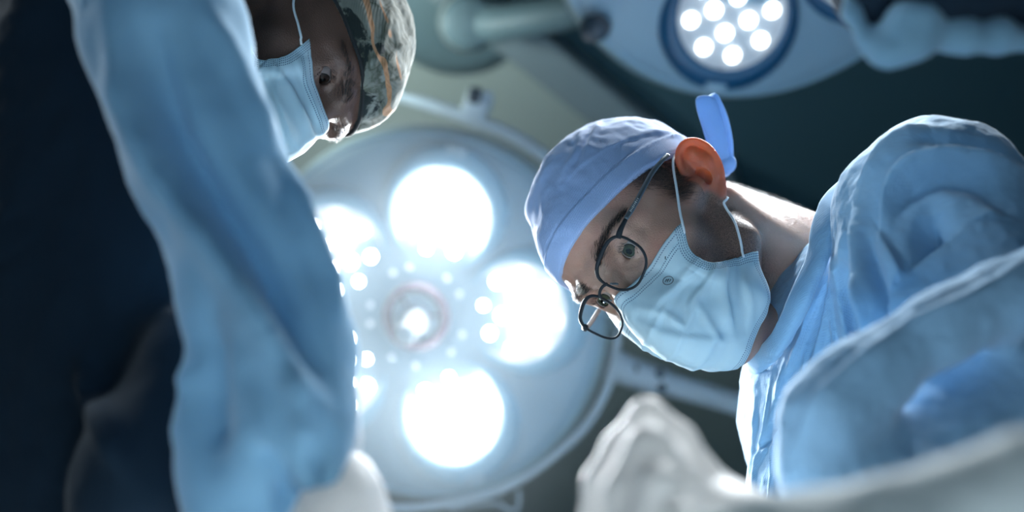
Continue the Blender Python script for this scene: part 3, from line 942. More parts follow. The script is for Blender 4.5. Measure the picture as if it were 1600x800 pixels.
def build_mask(name, rows, near, bvh, MH, root, crease_px, label=None, cols=81, sub=16, gap=1.6):
    """rows: five rows of (centre, middle, side) head-frame points for the near side; mirrored for the far side"""
    far = lambda p: np.array([-p[0], p[1], p[2]])
    grid = []
    for r in rows:
        C_, M_, S_ = [np.array(p, float) for p in r]
        M2 = M_ * 0.5 + C_ * 0.5 + np.array([0, (C_[1] - M_[1]) * 0.22, 0]); M3 = (M_ + S_) / 2 + np.array([near * 3.0, 2.5, 0])
        pts = [far(S_), far(M3), far(M_), far(M2), C_, M2, M_, M3, S_]
        grid.append(catmull(pts, 12))
    grid = np.array(grid)                                   # rows x cols x 3
    G = np.array([catmull(grid[:, c], sub) for c in range(grid.shape[1])]).transpose(1, 0, 2)
    nr, nc = G.shape[:2]
    Vv = G.reshape(-1, 3).copy()
    F = np.array([(r * nc + c, r * nc + c + 1, (r + 1) * nc + c + 1, (r + 1) * nc + c) for r in range(nr - 1) for c in range(nc - 1)])
    # keep it clear of the face
    for it in range(2):
        for i, p in enumerate(Vv):
            q, n, _, d = bvh.find_nearest(Vector(p))
            sd = (Vector(p) - q).dot(n)
            if sd < gap: Vv[i] = np.array(q + n * gap)
        Vv = laplace_grid(Vv.reshape(nr, nc, 3), 0.5).reshape(-1, 3)
    N = vnormals(Vv, F)
    c0 = np.array([0, 20, -50.]); flip = ((Vv - c0) * N).sum(1).mean() < 0
    if flip: F = F[:, ::-1]; N = -N
    Wd = to_world(MH, Vv); Nw = dirs_world(MH, N)
    # pleats: soft horizontal steps, then crumples
    rr = np.repeat(np.linspace(0, 1, nr), nc); cc = np.abs(np.tile(np.linspace(-1, 1, nc), nr))
    pl = sum(0.0011 * np.exp(-((rr - q) / 0.022) ** 2) - 0.0009 * np.exp(-((rr - q - 0.05) / 0.03) ** 2) for q in (0.36, 0.56, 0.76)) * (1 - 0.35 * cc)
    Wd = Wd + Nw * pl[:, None]
    Wd = folds(Wd, Nw, crease_px)
    Wd = Wd + Nw * (fbm(Wd, 45, 3, 3.1) * 0.0007)[:, None]
    H = np.array(MH.inverted()); Vl = Wd @ H[:3, :3].T + H[:3, 3]
    g = Vl.reshape(nr, nc, 3) * 1000
    if near < 0: pass
    al = np.concatenate([np.zeros((nr, 1)), np.cumsum(np.linalg.norm(np.diff(g, axis=1), axis=2), 1)], 1)
    dn = np.concatenate([np.zeros((1, nc)), np.cumsum(np.linalg.norm(np.diff(g, axis=0), axis=2), 0)], 0)
    dside = np.minimum(al, al[:, -1:] - al)
    uvs = {'top': np.stack([al, dn], 2).reshape(-1, 2), 'side': np.stack([dside, dn[-1:] - dn], 2).reshape(-1, 2), 'down': np.stack([dn, dn], 2).reshape(-1, 2)}
    o = mesh_obj(name, Vl, F, M['mask'], root, M=MH, uvs=uvs)
    sm = o.modifiers.new('thick', 'SOLIDIFY'); sm.thickness = 0.0009; sm.offset = -1
    return o, g


def laplace_grid(G, lam):
    H = G.copy()
    H[1:-1, 1:-1] = G[1:-1, 1:-1] * (1 - lam) + lam * (G[:-2, 1:-1] + G[2:, 1:-1] + G[1:-1, :-2] + G[1:-1, 2:]) / 4
    return H


def head_matrix(R, t):
    Rw = VM @ Matrix(R)
    Mx = Rw.to_4x4(); Mx.translation = VW(*t)
    return Mx


# ------------------------------------------------------------------ surgeon with glasses
MA = head_matrix([[-0.2994, -0.4858, -0.8212], [-0.724, -0.4448, 0.5272], [-0.6214, 0.7524, -0.2186]], (0.1469, 0.0108, -0.944))
foot = VW(0.95, -0.1, -0.75); foot.z = 0
person_a = empty('person', 'surgeon in glasses, pale blue cap, mask and blue scrubs bending over the patient', 'person', foot)
M['skin_light'] = skin('light_skin', (0.47, 0.29, 0.225), (0.52, 0.16, 0.10), (0.05, 0.036, 0.032), (0.42, 0.17, 0.15), sss=0.16)
M['skin_dark'] = skin('dark_skin', (0.155, 0.088, 0.066), (0.16, 0.075, 0.06), (0.014, 0.010, 0.009), (0.13, 0.05, 0.045), rough=0.36, sss=0.06, pore=0.5)


def beard_a(x, y, z):
    ax = np.abs(x)
    jaw = sstep(8, -8, z - (y - 30) * -0.10) * sstep(-20, 4, y) * (1 - sstep(-88, -112, -z * -1) * 0) * sstep(-128, -100, z)
    cheek_line = sstep(4, -14, z + 0.42 * (y - 20))            # beard starts lower towards the nose
    side = sstep(48, 62, ax)
    temple = side * sstep(14, 30, y) * 0 + sstep(52, 60, ax) * sstep(-14, 0, y) * (1 - sstep(22, 44, y)) * sstep(-6, 6, z)   # sideburn and temple
    hair = sstep(20, 32, z - 0.24 * y) * sstep(55, 35, y)        # under the cap
    nape = sstep(-20, -40, y) * sstep(-75, -40, z) * sstep(60, 40, ax)
    b = np.maximum.reduce([jaw * cheek_line * 0.85, temple * 0.95, hair, nape * 0.6])
    ear = sstep(72, 76, ax) * (y > -60) * (y < 8)
    return b * (1 - ear)


neckA = ((0, -34, -25), (0, -84, -165), (56, 60))
SA = head_field(1.4, *neckA)
bodyA, vA, fA = finish_head('body', SA, M['skin_light'], person_a, MA, beard_a)
bvA = bvh_of(vA, fA)
gazeA = Matrix.Rotation(math.radians(-7), 3, 'X') @ Matrix.Rotation(math.radians(3), 3, 'Z')
M['eye_hazel'] = eye_mat('hazel_eye', (0.05, 0.062, 0.04))
M['eye_brown'] = eye_mat('brown_eye', (0.02, 0.011, 0.008), (0.15, 0.145, 0.145))  # eye white darkened to paint in the shadow on it
for s in (-1, 1): eye_ball(MA, s, M['eye_hazel'], person_a, gazeA)
xA, yA, zA = vA.T
aA = np.abs(xA)


def brow_w(x, y, z, z0=38.0, arch=6.0):
    ax = np.abs(x); t = (ax - 12) / 42
    c = z0 - 5 + arch * np.sin(np.clip(t, 0, 1) * PI * 0.8)
    return np.exp(-((z - c) / np.interp(t, [0, 0.3, 1], [4.2, 3.8, 2.0])) ** 2) * (t > 0) * (t < 1) * (y > 55)


hair_patch('eyebrow', vA, fA, MA, person_a, brow_w(xA, yA, zA) * (xA < 0) + 1e-12, 850, 7.0, 0.11, lambda x, y, z: (math.copysign(1, x) * 1.0, -0.3, 0.25), M['black_hair'])
hair_patch('eyebrow', vA, fA, MA, person_a, brow_w(xA, yA, zA) * (xA > 0) + 1e-12, 850, 7.0, 0.11, lambda x, y, z: (math.copysign(1, x) * 1.0, -0.3, 0.25), M['black_hair'])
lash_w = np.exp(-(((aA - 31) / 12) ** 4 + ((zA - 22.0) / 1.4) ** 2)) * (yA > 74)
hair_patch('eyelash', vA, fA, MA, person_a, lash_w + 1e-12, 260, 6.5, 0.10, lambda x, y, z: (0.1 * math.copysign(1, x), 1.0, 0.3), M['black_hair'], 0.2)
wA = beard_a(xA, yA, zA)
hw = (sstep(18, 30, zA - 0.24 * yA) * sstep(60, 35, yA) * (zA < 62) + sstep(52, 60, aA) * sstep(-14, 0, yA) * (1 - sstep(26, 44, yA)) * sstep(-6, 6, zA)) * (aA < 75.5) * (yA > -45)
hair_patch('hair', vA, fA, MA, person_a, hw + 1e-12, 5200, 9, 0.11, lambda x, y, z: (0, -0.5, -1.0), M['black_hair'])
nw = sstep(-30, -45, yA) * sstep(-100, -50, zA) * sstep(72, 50, aA) * (zA < 15)
hair_patch('nape_hair', vA, fA, MA, person_a, nw + 1e-12, 4200, 8, 0.09, lambda x, y, z: (0, -0.5, -1.0), M['black_hair'])
# cap, mask, loops ------------------------------------------------------------
def cap_mesh(name, MH, mat, root, zc, lumps, seam=21.0, lift=1.0, px_folds=(), grow=0.0):
    S = Soft((-100, -130, -30), (100, 115, 165), 1.8)
    S.ell((0, -10, 50), (79.5, 99.5, 82.5))
    S.ell((0, 26, 12), (67, 69, 89), 25)
    S.ell((0, 72, 62), (41, 28, 39), 16)
    S.ell((0, -18, 62 + grow), (80, 96, 80), 18)
    for c, r in lumps: S.ell(c, r, 14)
    lo, hi = S.lo, S.lo + S.h * (S.n - 1)
    S.op(lambda x, y, z: (z - zc(y)) * -1.0 + 0 * x, lo, hi, 0, 'u') if False else None
    x, y, z = S.ax[0][:, None, None], S.ax[1][None, :, None], S.ax[2][None, None, :]
    S.D = np.maximum(S.D, (zc(y) - z) * 0.97)
    v, f = S.mesh(1)
    N = vnormals(v, f)
    q = v[:, 2] - zc(v[:, 1])
    d = 1.1 * sstep(seam + 1, seam - 1, q) * sstep(-0.5, 2, q) - 0.9 * np.exp(-((q - seam) / 1.3) ** 2) + 0.5 * np.exp(-((q - seam + 3) / 0.8) ** 2)
    d = d + fbm(v, 0.035, 3, 1.3) * 1.6 * sstep(12, 45, q) * lift
    v = v + N * d[:, None]
    W = to_world(MH, v)
    if px_folds: W = folds(W, dirs_world(MH, N), px_folds)
    H = np.array(MH.inverted())
    return mesh_obj(name, W @ H[:3, :3].T + H[:3, 3], f, mat, root, M=MH), v, f


zcA = lambda y: 38.5 + 0.235 * y
capA, cvA, cfA = cap_mesh('surgical_cap', MA, M['cap_blue'], person_a, zcA,
                          [((0, -42, 118), (40, 34, 22)), ((-22, -62, 100), (26, 22, 22)), ((0, 10, 122), (44, 40, 14))], px_folds=[
    ([(1052, 205), (1000, 212), (950, 232), (905, 262), (870, 300)], 3, 0.0012, 1),
    ([(910, 200), (903, 235), (878, 275)], 6, 0.0034), ([(940, 186), (925, 215), (912, 245)], 6, 0.0032), ([(925, 198), (912, 228), (892, 262)], 5, -0.002), ([(1075, 215), (1040, 208), (1010, 205)], 4, 0.0018),
    ([(850, 262), (846, 300), (850, 340)], 5, 0.0012)])
T = [V(1128, 250, 0.975), V(1122, 225, 0.965), V(1114, 195, 0.957), V(1106, 168, 0.953), V(1103, 152, 0.955)]
sd = lambda P: Vector(P)
v1 = catmull([tuple(p) for p in T], 8)
wid = np.interp(np.linspace(0, 1, len(v1)), [0, 0.25, 0.7, 0.9, 1], [0.0105, 0.0125, 0.0128, 0.0122, 0.0095])
tv, tf = tube(v1, wid, 20, flat=(tuple(VM @ Vector((0.35, 0.1, 0.93))), 0.16))
tie = mesh_obj('cap_tie', tv, tf, M['tie'], capA)
T2 = [V(1137, 252, 0.985), V(1134, 222, 0.975), V(1127, 190, 0.966), V(1117, 165, 0.962), V(1110, 150, 0.962)]
v2 = catmull([tuple(p) for p in T2], 8)
tv, tf = tube(v2, wid * 0.62, 20, flat=(tuple(VM @ Vector((-0.6, 0.1, 0.8))), 0.18))
mesh_obj('cap_tie', tv, tf, M['tie'], capA)
kn = np.array(V(1130, 256, 0.985))
S = Soft(kn - 0.03, kn + 0.03, 0.0015)
S.ell(kn, (0.013, 0.012, 0.011)); S.cap(kn - 0.006, kn + np.array([0.004, 0.012, 0.006]), 0.008, 0.007, 0.004)
kv, kf = S.mesh(1); mesh_obj('tie_knot', kv, kf, M['tie'], capA)

rpx = lambda px, py, x: ray_plane_x(px, py, x, MA)
rowsA = [((0, 107, 3), (-34, 85, -7), rpx(1060, 362, -57)),
         ((0, 124, -26), (-39, 91, -24), rpx(1080, 393, -58)),
         ((0, 131, -56), (-43, 90, -50), rpx(1112, 410, -58)),
         ((0, 120, -86), (-43, 84, -80), rpx(1146, 404, -58)),
         ((2, 88, -112), rpx(1201, 482, -38), rpx(1176, 395, -57))]
maskA, gA = build_mask('surgical_mask', rowsA, -1, bvA, MA, person_a, [
    ([(1100, 412), (1070, 440), (1035, 468), (1020, 490)], 5, 0.0036, 1), ([(1120, 415), (1100, 445), (1080, 470), (1075, 500)], 4.5, 0.0036, -1),
    ([(1135, 412), (1133, 450), (1140, 495), (1146, 520)], 5, 0.0042, 1), ([(990, 500), (1040, 520), (1100, 530), (1150, 525)], 7, 0.0028, 1),
    ([(1085, 470), (1105, 500), (1125, 535)], 5, 0.0026), ([(1000, 480), (1040, 492), (1075, 515)], 6, 0.0024), ([(1160, 430), (1172, 470), (1170, 520)], 6, 0.0024)])


def mask_hit(px, py, o, off=0.0006):
    me = o.data; W = np.array(world_of(o))
    vs = np.empty(len(me.vertices) * 3); me.vertices.foreach_get('co', vs); vs = vs.reshape(-1, 3) @ W[:3, :3].T + W[:3, 3]
    b = bvh_of(vs, [tuple(p.vertices) for p in me.polygons])
    d = (V(px, py, 1) - CAM).normalized(); r = b.ray_cast(CAM, d)
    if r[0] is None: r = b.find_nearest(V(px, py, 0.84))
    n = r[1] if r[1].dot(CAM - r[0]) > 0 else -r[1]
    return r[0] + n * off, n


# printed emblem: a ring with three slanted strokes
ep, en = mask_hit(1044, 439, maskA)
Fe = frame_to(ep, en, BY)
ring = [(0.0044 * math.cos(a), 0.0044 * math.sin(a), 0) for a in np.linspace(0, 2 * PI, 40, endpoint=False)]
parts = [tube(ring, 0.00032, 6, closed=True)]
for sx, h0, h1 in ((-0.0018, -0.0013, 0.0012), (0.0, -0.0016, 0.0016), (0.0018, -0.0012, 0.0013)):
    parts.append(tube([(sx - 0.0004, h0, 0), (sx, (h0 + h1) / 2, 0), (sx + 0.0004, h1, 0)], 0.00038, 6))
parts.append(tube([(-0.0018, 0.0012, 0), (-0.0008, 0.0002, 0), (0.0004, 0.0016, 0)], 0.0003, 6))
ev, ef = merge(*parts)
mesh_obj('emblem', ev, ef, M['print'], maskA, M=Fe)
ep, en = mask_hit(1040, 403, maskA)
ev, ef = tube([(0, -0.0013, 0), (0, 0, 0), (0, 0.0013, 0)], 0.00045, 6)
mesh_obj('printed_dash', ev, ef, M['print'], maskA, M=frame_to(ep, en, BY))


def loop_tube(name, pts, bvh, MH, parent, rad=1.15, gap=1.3, tail=14):
    P = catmull(pts, 8)
    for i, p in enumerate(P):
        q, n, _, d = bvh.find_nearest(Vector(p)); sdst = (Vector(p) - q).dot(n)
        if sdst < gap and 2 < i < len(P) - tail: P[i] = np.array(q + n * gap)
    W = to_world(MH, P)
    v, f = tube(W, rad / 1000, 10)
    return mesh_obj(name, v, f, M['white_elastic'], parent)


loop_tube('ear_loop', [rpx(1069, 378, -59), rpx(1064, 345, -67), rpx(1058, 300, -75), rpx(1052, 262, -79), rpx(1053, 246, -80), (-76, -26, 34), (-70, -34, 26)], bvA, MA, maskA)
loop_tube('ear_loop', [rpx(1162, 402, -59), rpx(1152, 365, -64), rpx(1140, 335, -68), rpx(1130, 314, -72), (-71, -24, -20), (-70, -32, 0)], bvA, MA, maskA)
mir = lambda p: np.array([-p[0], p[1], p[2]])
loop_tube('ear_loop', [mir(rpx(1069, 378, -59)), (70, 40, 4), (78, 0, 32), (70, -34, 26)], bvA, MA, maskA)
loop_tube('ear_loop', [mir(rpx(1162, 402, -59)), (68, 6, -40), (71, -24, -20), (70, -32, 0)], bvA, MA, maskA)

# ------------------------------------------------------------------ eyeglasses
glasses = empty('eyeglasses', 'thin dark framed eyeglasses on the nose of the masked surgeon in blue cap', 'glasses', Vector(to_world(MA, [(0, 104, 10)])[0]))


def lens_outline(s, n=72, inset=0.0):
    out = []
    for k in range(n):
        a = 2 * PI * k / n
        e = 3.0
        cx, cz = abs(math.cos(a)) ** (2 / e) * math.copysign(1, math.cos(a)), abs(math.sin(a)) ** (2 / e) * math.copysign(1, math.sin(a))
        hw, hh = 23.3 - inset, 19.8 - inset
        x = hw * cx * (1 + 0.06 * cz); z = hh * cz
        if z < 0: x *= 1 - (0.24 if x * s < 0 else 0.10) * (z / hh) ** 2
        lx = s * 31.5 + x
        y = GY - 0.0028 * lx * lx + 0.04 * z + 3.0
        out.append((lx, y, z + 9.5))
    return np.array(out)


GY = 108.5
bridge_pts = [(-9, GY + 2.7, 15), (-5, GY + 4.2, 17.5), (0, GY + 4.8, 18.3), (5, GY + 4.2, 17.5), (9, GY + 2.7, 15)]
MG = MA @ Matrix.Translation((-0.0005, 0.104, 0.0099)) @ Matrix.Rotation(math.radians(5), 4, 'Y') @ Matrix.Rotation(math.radians(-1.2), 4, 'Z') @ Matrix.Translation((0, -0.104, -0.0095))
fr = []
for s in (-1, 1):
    oc = lens_outline(s)
    rad = [1.15 + 0.75 * max(0, math.sin(2 * PI * k / 72)) ** 2 for k in range(72)]
    fr.append(tube(oc / 1000, np.array(rad) / 1000, 8, closed=True))
    end = [(s * 52, GY - 4.0, 21.5), (s * 58.5, GY - 8.0, 23.0), (s * 65.5, GY - 15, 23.5)]
    fr.append(tube(catmull(end, 4) / 1000, np.array([2.6, 2.7, 2.7, 2.6, 2.4, 2.2, 2.0, 1.9, 1.8]) / 1000, 8))
fr.append(tube(catmull(bridge_pts, 6) / 1000, 0.0014, 8))
fv, ff = merge(*fr)
frame = mesh_obj('frame', fv, ff, M['dark_metal'], glasses, M=MG)
for s in (-1, 1):
    oc = lens_outline(s, inset=0.6); c = oc.mean(0)
    # slightly domed lens of real thickness
    vs = []; fs = []
    rings = 6
    for side in (0, 1):
        b = len(vs)
        vs.append(tuple((c + np.array([0, 1.3 - side * 1.4, 0])) / 1000))
        for r in range(1, rings + 1):
            t = r / rings
            for p in oc:
                q = c + (p - c) * t + np.array([0, (1 - t * t) * 1.3 - side * 1.4, 0]); vs.append(tuple(q / 1000))
        n = len(oc)
        for k in range(n):
            tri = (b, b + 1 + k, b + 1 + (k + 1) % n); fs.append(tri if side else tri[::-1])
        for r in range(rings - 1):
            for k in range(n):
                a0 = b + 1 + r * n + k; a1 = b + 1 + r * n + (k + 1) % n
                qd = (a0, a0 + n, a1 + n, a1); fs.append(qd if side else qd[::-1])
    mesh_obj('lens', vs, fs, M['lens'], glasses, M=MG)
    tp = catmull([(s * 65.5, GY - 15, 23.5), (s * 71.5, 70, 25.5), (s * 79.5, 34, 30), (s * 85, 14, 29.5), (s * 86.5, 8 if s > 0 else 3, 29)], 8)
    tv, tf = tube(tp / 1000, np.interp(np.linspace(0, 1, len(tp)), [0, .08, 1], [0.0018, 0.0023, 0.0021]), 10, flat=((1, 0, 0), 0.5))
    tm = mesh_obj('temple', tv, tf, M['temple_metal'], glasses, M=MG)
    npv, npf = tube(catmull([(s * 11.2, GY + 3.2, 12), (s * 10, GY + 0.8, 11), (s * 9.6, GY - 2.0, 9), (s * 9.8, GY - 2.6, 7)], 4) / 1000, 0.0010, 8)
    mesh_obj('nose_pad', npv, npf, M['temple_metal'], glasses, M=MG)
    if s < 0:
        # tiny pale printed marks along the temple
        mk = []
        for k in range(9):
            t = 0.10 + 0.020 * k; i = t * (len(tp) - 1); a = tp[int(i)] + (tp[int(i) + 1] - tp[int(i)]) * (i % 1)
            h = 0.8 if k % 3 else 1.1
            o = np.array([-1.35, 0, 0])
            mk.append(tube([(a + o + np.array([0, 0.1, -h])) / 1000, (a + o) / 1000, (a + o + np.array([0, -0.1, h])) / 1000], 0.0003, 5))
        mv, mf = merge(*mk); mesh_obj('temple_print', mv, mf, M['temple_print'], tm, M=MG)

# ------------------------------------------------------------------ scrubs of the surgeon with glasses
G = lambda px, py, d: np.array(V(px, py, d))


def soft_world(pts, pad, h):
    P = np.array(pts); return Soft(P.min(0) - pad, P.max(0) + pad, h)


def seal(S):
    for ax in range(3):
        for i in (0, -1):
            sl = [slice(None)] * 3; sl[ax] = i; S.D[tuple(sl)] = np.maximum(S.D[tuple(sl)], S.h * 0.5)


def gown_mesh(name, S, mat, root, lines, wr=(0.0, 10), sm=3, fine=False):
    seal(S); v, f = S.mesh(sm)
    if fine: v, f = subdiv(v, f)
    N = vnormals(v, f)
    v = folds(v, N, lines)
    if wr[0]: v = v + N * (fbm(v, wr[1], 4, 2.2) * wr[0])[:, None]
    return mesh_obj(name, v, f, mat, root)


pA = [G(1150, 150, 0.8), G(1680, 160, 0.9), G(1150, 900, 0.8), G(1680, 900, 1.0), G(1500, 640, 0.58), G(1400, 880, 0.44)]
S = soft_world(pA, 0.05, 0.0028)
S.cap(G(1462, 322, 0.80), G(1255, 668, 0.985), 0.064, 0.060)                 # across the shoulders
S.cap(G(1318, 500, 0.935), G(1372, 930, 0.86), 0.076, 0.118, 0.05)           # chest
S.cap(G(1500, 430, 0.94), G(1800, 620, 0.98), 0.115, 0.20, 0.06)             # back and trunk
S.cap(G(1400, 600, 0.93), G(1750, 900, 0.98), 0.11, 0.20, 0.06)
S.cap(G(1355, 350, 0.865), G(1440, 250, 0.83), 0.034, 0.030, 0.03)           # yoke behind the neck
S.cap(G(1478, 330, 0.785), G(1590, 640, 0.68), 0.062, 0.070, 0.035)          # upper arm
S.cap(G(1600, 665, 0.675), G(1365, 815, 0.60), 0.070, 0.052, 0.02)           # forearm sleeve
S.cap(G(1365, 815, 0.60), G(1275, 960, 0.52), 0.050, 0.032, 0.02)
S.poly([G(1640, 400, 0.63), G(1560, 462, 0.615), G(1460, 512, 0.60), G(1350, 580, 0.585), G(1285, 648, 0.575), G(1262, 720, 0.57)], [0.012, 0.011, 0.010, 0.010, 0.010, 0.010], 0.045)   # the sleeve's upper edge
# cloth bridging from shoulder to sleeve, with the deep hollow beside it
S.cap(G(1385, 330, 0.80), G(1400, 470, 0.72), 0.030, 0.020, 0.04)
foldsA = [
    # front of the chest: long fine creases falling from the neck
    ([(1292, 440), (1252, 540), (1222, 610), (1190, 720)], 4, 0.0045, 1), ([(1312, 400), (1288, 500), (1262, 600), (1240, 700), (1226, 790)], 4, 0.0045, -1),
    ([(1205, 590), (1200, 660), (1182, 730), (1176, 800)], 3, 0.003), ([(1230, 560), (1218, 650), (1208, 740)], 3, 0.003), ([(1262, 540), (1250, 640), (1232, 740)], 3.5, 0.0035),
    ([(1275, 640), (1262, 720), (1258, 800)], 4, 0.0035), ([(1300, 620), (1296, 700), (1280, 780)], 4, 0.004), ([(1186, 706), (1204, 684), (1220, 662)], 3.5, -0.004),
    ([(1300, 480), (1304, 560), (1298, 640)], 3.5, 0.0035), ([(1270, 470), (1255, 530), (1236, 580)], 3, 0.003), ([(1182, 620), (1178, 700), (1166, 770)], 3, 0.003),
    ([(1245, 600), (1232, 680), (1222, 760)], 3, 0.003), ([(1215, 680), (1208, 740), (1200, 800)], 3, 0.0028), ([(1286, 560), (1278, 620), (1270, 690)], 3, 0.003),
    # tight folds running from the neck seam down to the sleeve
    ([(1318, 362), (1320, 450), (1330, 530), (1346, 605)], 6, 0.010, 1), ([(1336, 320), (1352, 420), (1366, 500), (1376, 565)], 6, 0.012, -1),
    ([(1328, 380), (1338, 460), (1350, 540)], 6, -0.006), ([(1376, 368), (1400, 412), (1420, 465), (1436, 520)], 8, 0.008, 1),
    ([(1356, 370), (1378, 450), (1402, 540)], 9, -0.008), ([(1345, 420), (1360, 470), (1385, 540)], 4, 0.005),
    # over the shoulder
    ([(1340, 290), (1372, 240), (1415, 210), (1455, 198)], 8, 0.007, 1), ([(1378, 372), (1388, 300), (1420, 258), (1470, 243), (1530, 248), (1610, 275)], 7, 0.011, 1),
    ([(1396, 340), (1420, 300), (1470, 282), (1530, 292), (1600, 340)], 16, -0.008), ([(1400, 230), (1450, 218), (1520, 222), (1600, 250)], 10, -0.005),
    ([(1548, 320), (1550, 390), (1575, 440)], 20, 0.006), ([(1452, 330), (1462, 400), (1480, 480)], 26, -0.020),
    # edge of the sleeve that comes towards the lens
    ([(1245, 680), (1280, 618), (1350, 553), (1410, 510), (1460, 486), (1520, 458), (1610, 400)], 8, 0.004, 1)]
foldsA = [tuple(l) + (None,) * (4 - len(l)) + (0.70,) for l in foldsA[:-1]] + foldsA[-1:]
gownA = gown_mesh('scrub_top', S, M['scrub'], person_a, foldsA, (0.0022, 24), fine=True)

# collar: a folded band round the neck opening
def strip(name, outer, inner, thick, mat, parent, n=10):
    A = catmull([tuple(p) for p in outer], n); B = catmull([tuple(p) for p in inner], n)
    rows = []
    for t in np.linspace(0, 1, 9):
        rows.append(A * (1 - t) + B * t + (np.array(BZ) * thick * 3.0 * math.sin(PI * t))[None, :])
    Vs = np.concatenate(rows); m = len(A)
    Fs = np.array([(r * m + c, r * m + c + 1, (r + 1) * m + c + 1, (r + 1) * m + c) for r in range(len(rows) - 1) for c in range(m - 1)])
    N = vnormals(Vs, Fs)
    if (N @ np.array(BZ)).mean() < 0: Fs = Fs[:, ::-1]; N = -N
    Vs = Vs + N * (fbm(Vs, 40, 3, 5.0) * 0.0012)[:, None]
    o = mesh_obj(name, Vs, Fs, mat, parent)
    sm = o.modifiers.new('thick', 'SOLIDIFY'); sm.thickness = thick; sm.offset = 0
    ss = o.modifiers.new('sub', 'SUBSURF'); ss.levels = 1; ss.render_levels = 1
    return o


outer = [V(1350, 272, 0.90), V(1318, 280, 0.876), V(1284, 310, 0.858), V(1270, 350, 0.846), V(1261, 398, 0.838), V(1240, 445, 0.836), V(1220, 492, 0.843), V(1198, 530, 0.858), V(1168, 560, 0.89), V(1172, 580, 0.92)]
inner = [V(1356, 296, 0.846), V(1334, 322, 0.832), V(1316, 350, 0.824), V(1300, 388, 0.822), V(1282, 434, 0.822), V(1262, 482, 0.826), V(1236, 532, 0.842), V(1212, 564, 0.86), V(1190, 582, 0.895), V(1186, 594, 0.925)]
strip('collar', outer, inner, 0.0032, M['scrub'], gownA)
# ------------------------------------------------------------------ gloved hand of the surgeon with glasses, blurred in the foreground
def glove_mesh(name, S, root, mat='glove'):
    seal(S); v, f = S.mesh(2)
    N = vnormals(v, f); v = v + N * (fbm(v, 60, 2, 4.0) * 0.0003)[:, None]
    return mesh_obj(name, v, f, M[mat], root)


hp = [G(860, 600, 0.5), G(1300, 640, 0.5), G(880, 1000, 0.44), G(1320, 980, 0.5)]
S = soft_world(hp, 0.04, 0.0018)
S.poly([G(1140, 815, 0.49), G(1085, 735, 0.495), G(1060, 690, 0.50), G(1012, 652, 0.505), G(968, 702, 0.50), G(938, 755, 0.49), G(928, 830, 0.48), G(945, 900, 0.47)], [0.0105, 0.0098, 0.0095, 0.0095, 0.0088, 0.0085, 0.008, 0.0075], 0.004)      # index
S.poly([G(1130, 850, 0.465), G(1062, 760, 0.462), G(1012, 700, 0.462), G(975, 770, 0.455), G(972, 860, 0.445), G(995, 930, 0.44)], [0.012, 0.0105, 0.0105, 0.0098, 0.009, 0.008], 0.004)    # middle
S.poly([G(1140, 890, 0.45), G(1075, 800, 0.445), G(1030, 760, 0.442), G(1000, 840, 0.435), G(1015, 920, 0.43)], [0.012, 0.010, 0.0098, 0.009, 0.008], 0.004)   # ring
S.poly([G(1160, 925, 0.44), G(1105, 845, 0.432), G(1062, 815, 0.43), G(1045, 890, 0.425)], [0.011, 0.009, 0.0086, 0.0075], 0.004)   # little
S.poly([G(1170, 840, 0.50), G(1080, 860, 0.515), G(1010, 850, 0.515), G(960, 900, 0.505)], [0.015, 0.012, 0.0105, 0.0085], 0.006)    # thumb, from the side of the palm
S.cap(G(1140, 860, 0.475), G(1205, 880, 0.475), 0.030, 0.027, 0.02)
S.cap(G(1205, 880, 0.475), G(1275, 930, 0.465), 0.027, 0.030, 0.015)
S.cap(G(1268, 925, 0.465), G(1276, 931, 0.465), 0.036, 0.036, 0.003)
glove_mesh('glove', S, person_a)

# ------------------------------------------------------------------ surgeon with the camouflage cap
MB = head_matrix([[0.2384, 0.4767, 0.8461], [0.6597, -0.7189, 0.2192], [0.7127, 0.5059, -0.4859]], (-0.2275, 0.1947, -0.9398))
footb = VW(-0.75, 0.1, -0.8); footb.z = 0
person_b = empty('person', 'surgeon in camouflage cap and blue mask, long blurred gown sleeve filling the left side', 'person', footb)


def beard_b(x, y, z):
    ax = np.abs(x)
    jaw = sstep(-2, -16, z + 0.42 * (y - 20)) * sstep(-20, 4, y) * sstep(-128, -100, z)
    return 0.45 * jaw * (1 - sstep(74, 78, ax))


OPEN = 4.8
SB = head_field(1.6, (0, -34, -25), (0, -84, -165), (56, 60), nose=1.01)
bodyB, vB, fB = finish_head('body', SB, M['skin_dark'], person_b, MB, beard_b, 0.4)
bvB = bvh_of(vB, fB)
gazeB = Matrix.Rotation(math.radians(-16), 3, 'X') @ Matrix.Rotation(math.radians(6), 3, 'Z')
for s in (-1, 1): eye_ball(MB, s, M['eye_brown'], person_b, gazeB)
xB, yB, zB = vB.T
for s in (-1, 1):
    hair_patch('eyebrow', vB, fB, MB, person_b, brow_w(xB, yB, zB, 36.0, 5.0) * (xB * s > 0) + 1e-12, 380, 7.5, 0.13, lambda x, y, z: (math.copysign(1, x) * 1.0, -0.3, 0.2), M['black_hair'])
lash_w = np.exp(-(((np.abs(xB) - 31) / 12) ** 4 + ((zB - 22.0) / 1.4) ** 2)) * (yB > 74)
hair_patch('eyelash', vB, fB, MB, person_b, lash_w + 1e-12, 240, 6.0, 0.10, lambda x, y, z: (0.1 * math.copysign(1, x), 1.0, 0.3), M['black_hair'], 0.2)
zcB = lambda y: 38.0 + 0.12 * y
capB, _, _ = cap_mesh('surgical_cap', MB, M['camo'], person_b, zcB, [((14, 0, 116), (40, 40, 16))], seam=999, px_folds=[
    ([(612, 0), (600, 60), (575, 120), (556, 180)], 6, 0.0016), ([(560, 0), (580, 70), (582, 130), (562, 180)], 6, 0.0014), ([(640, 60), (610, 90), (585, 130)], 5, 0.0016)])
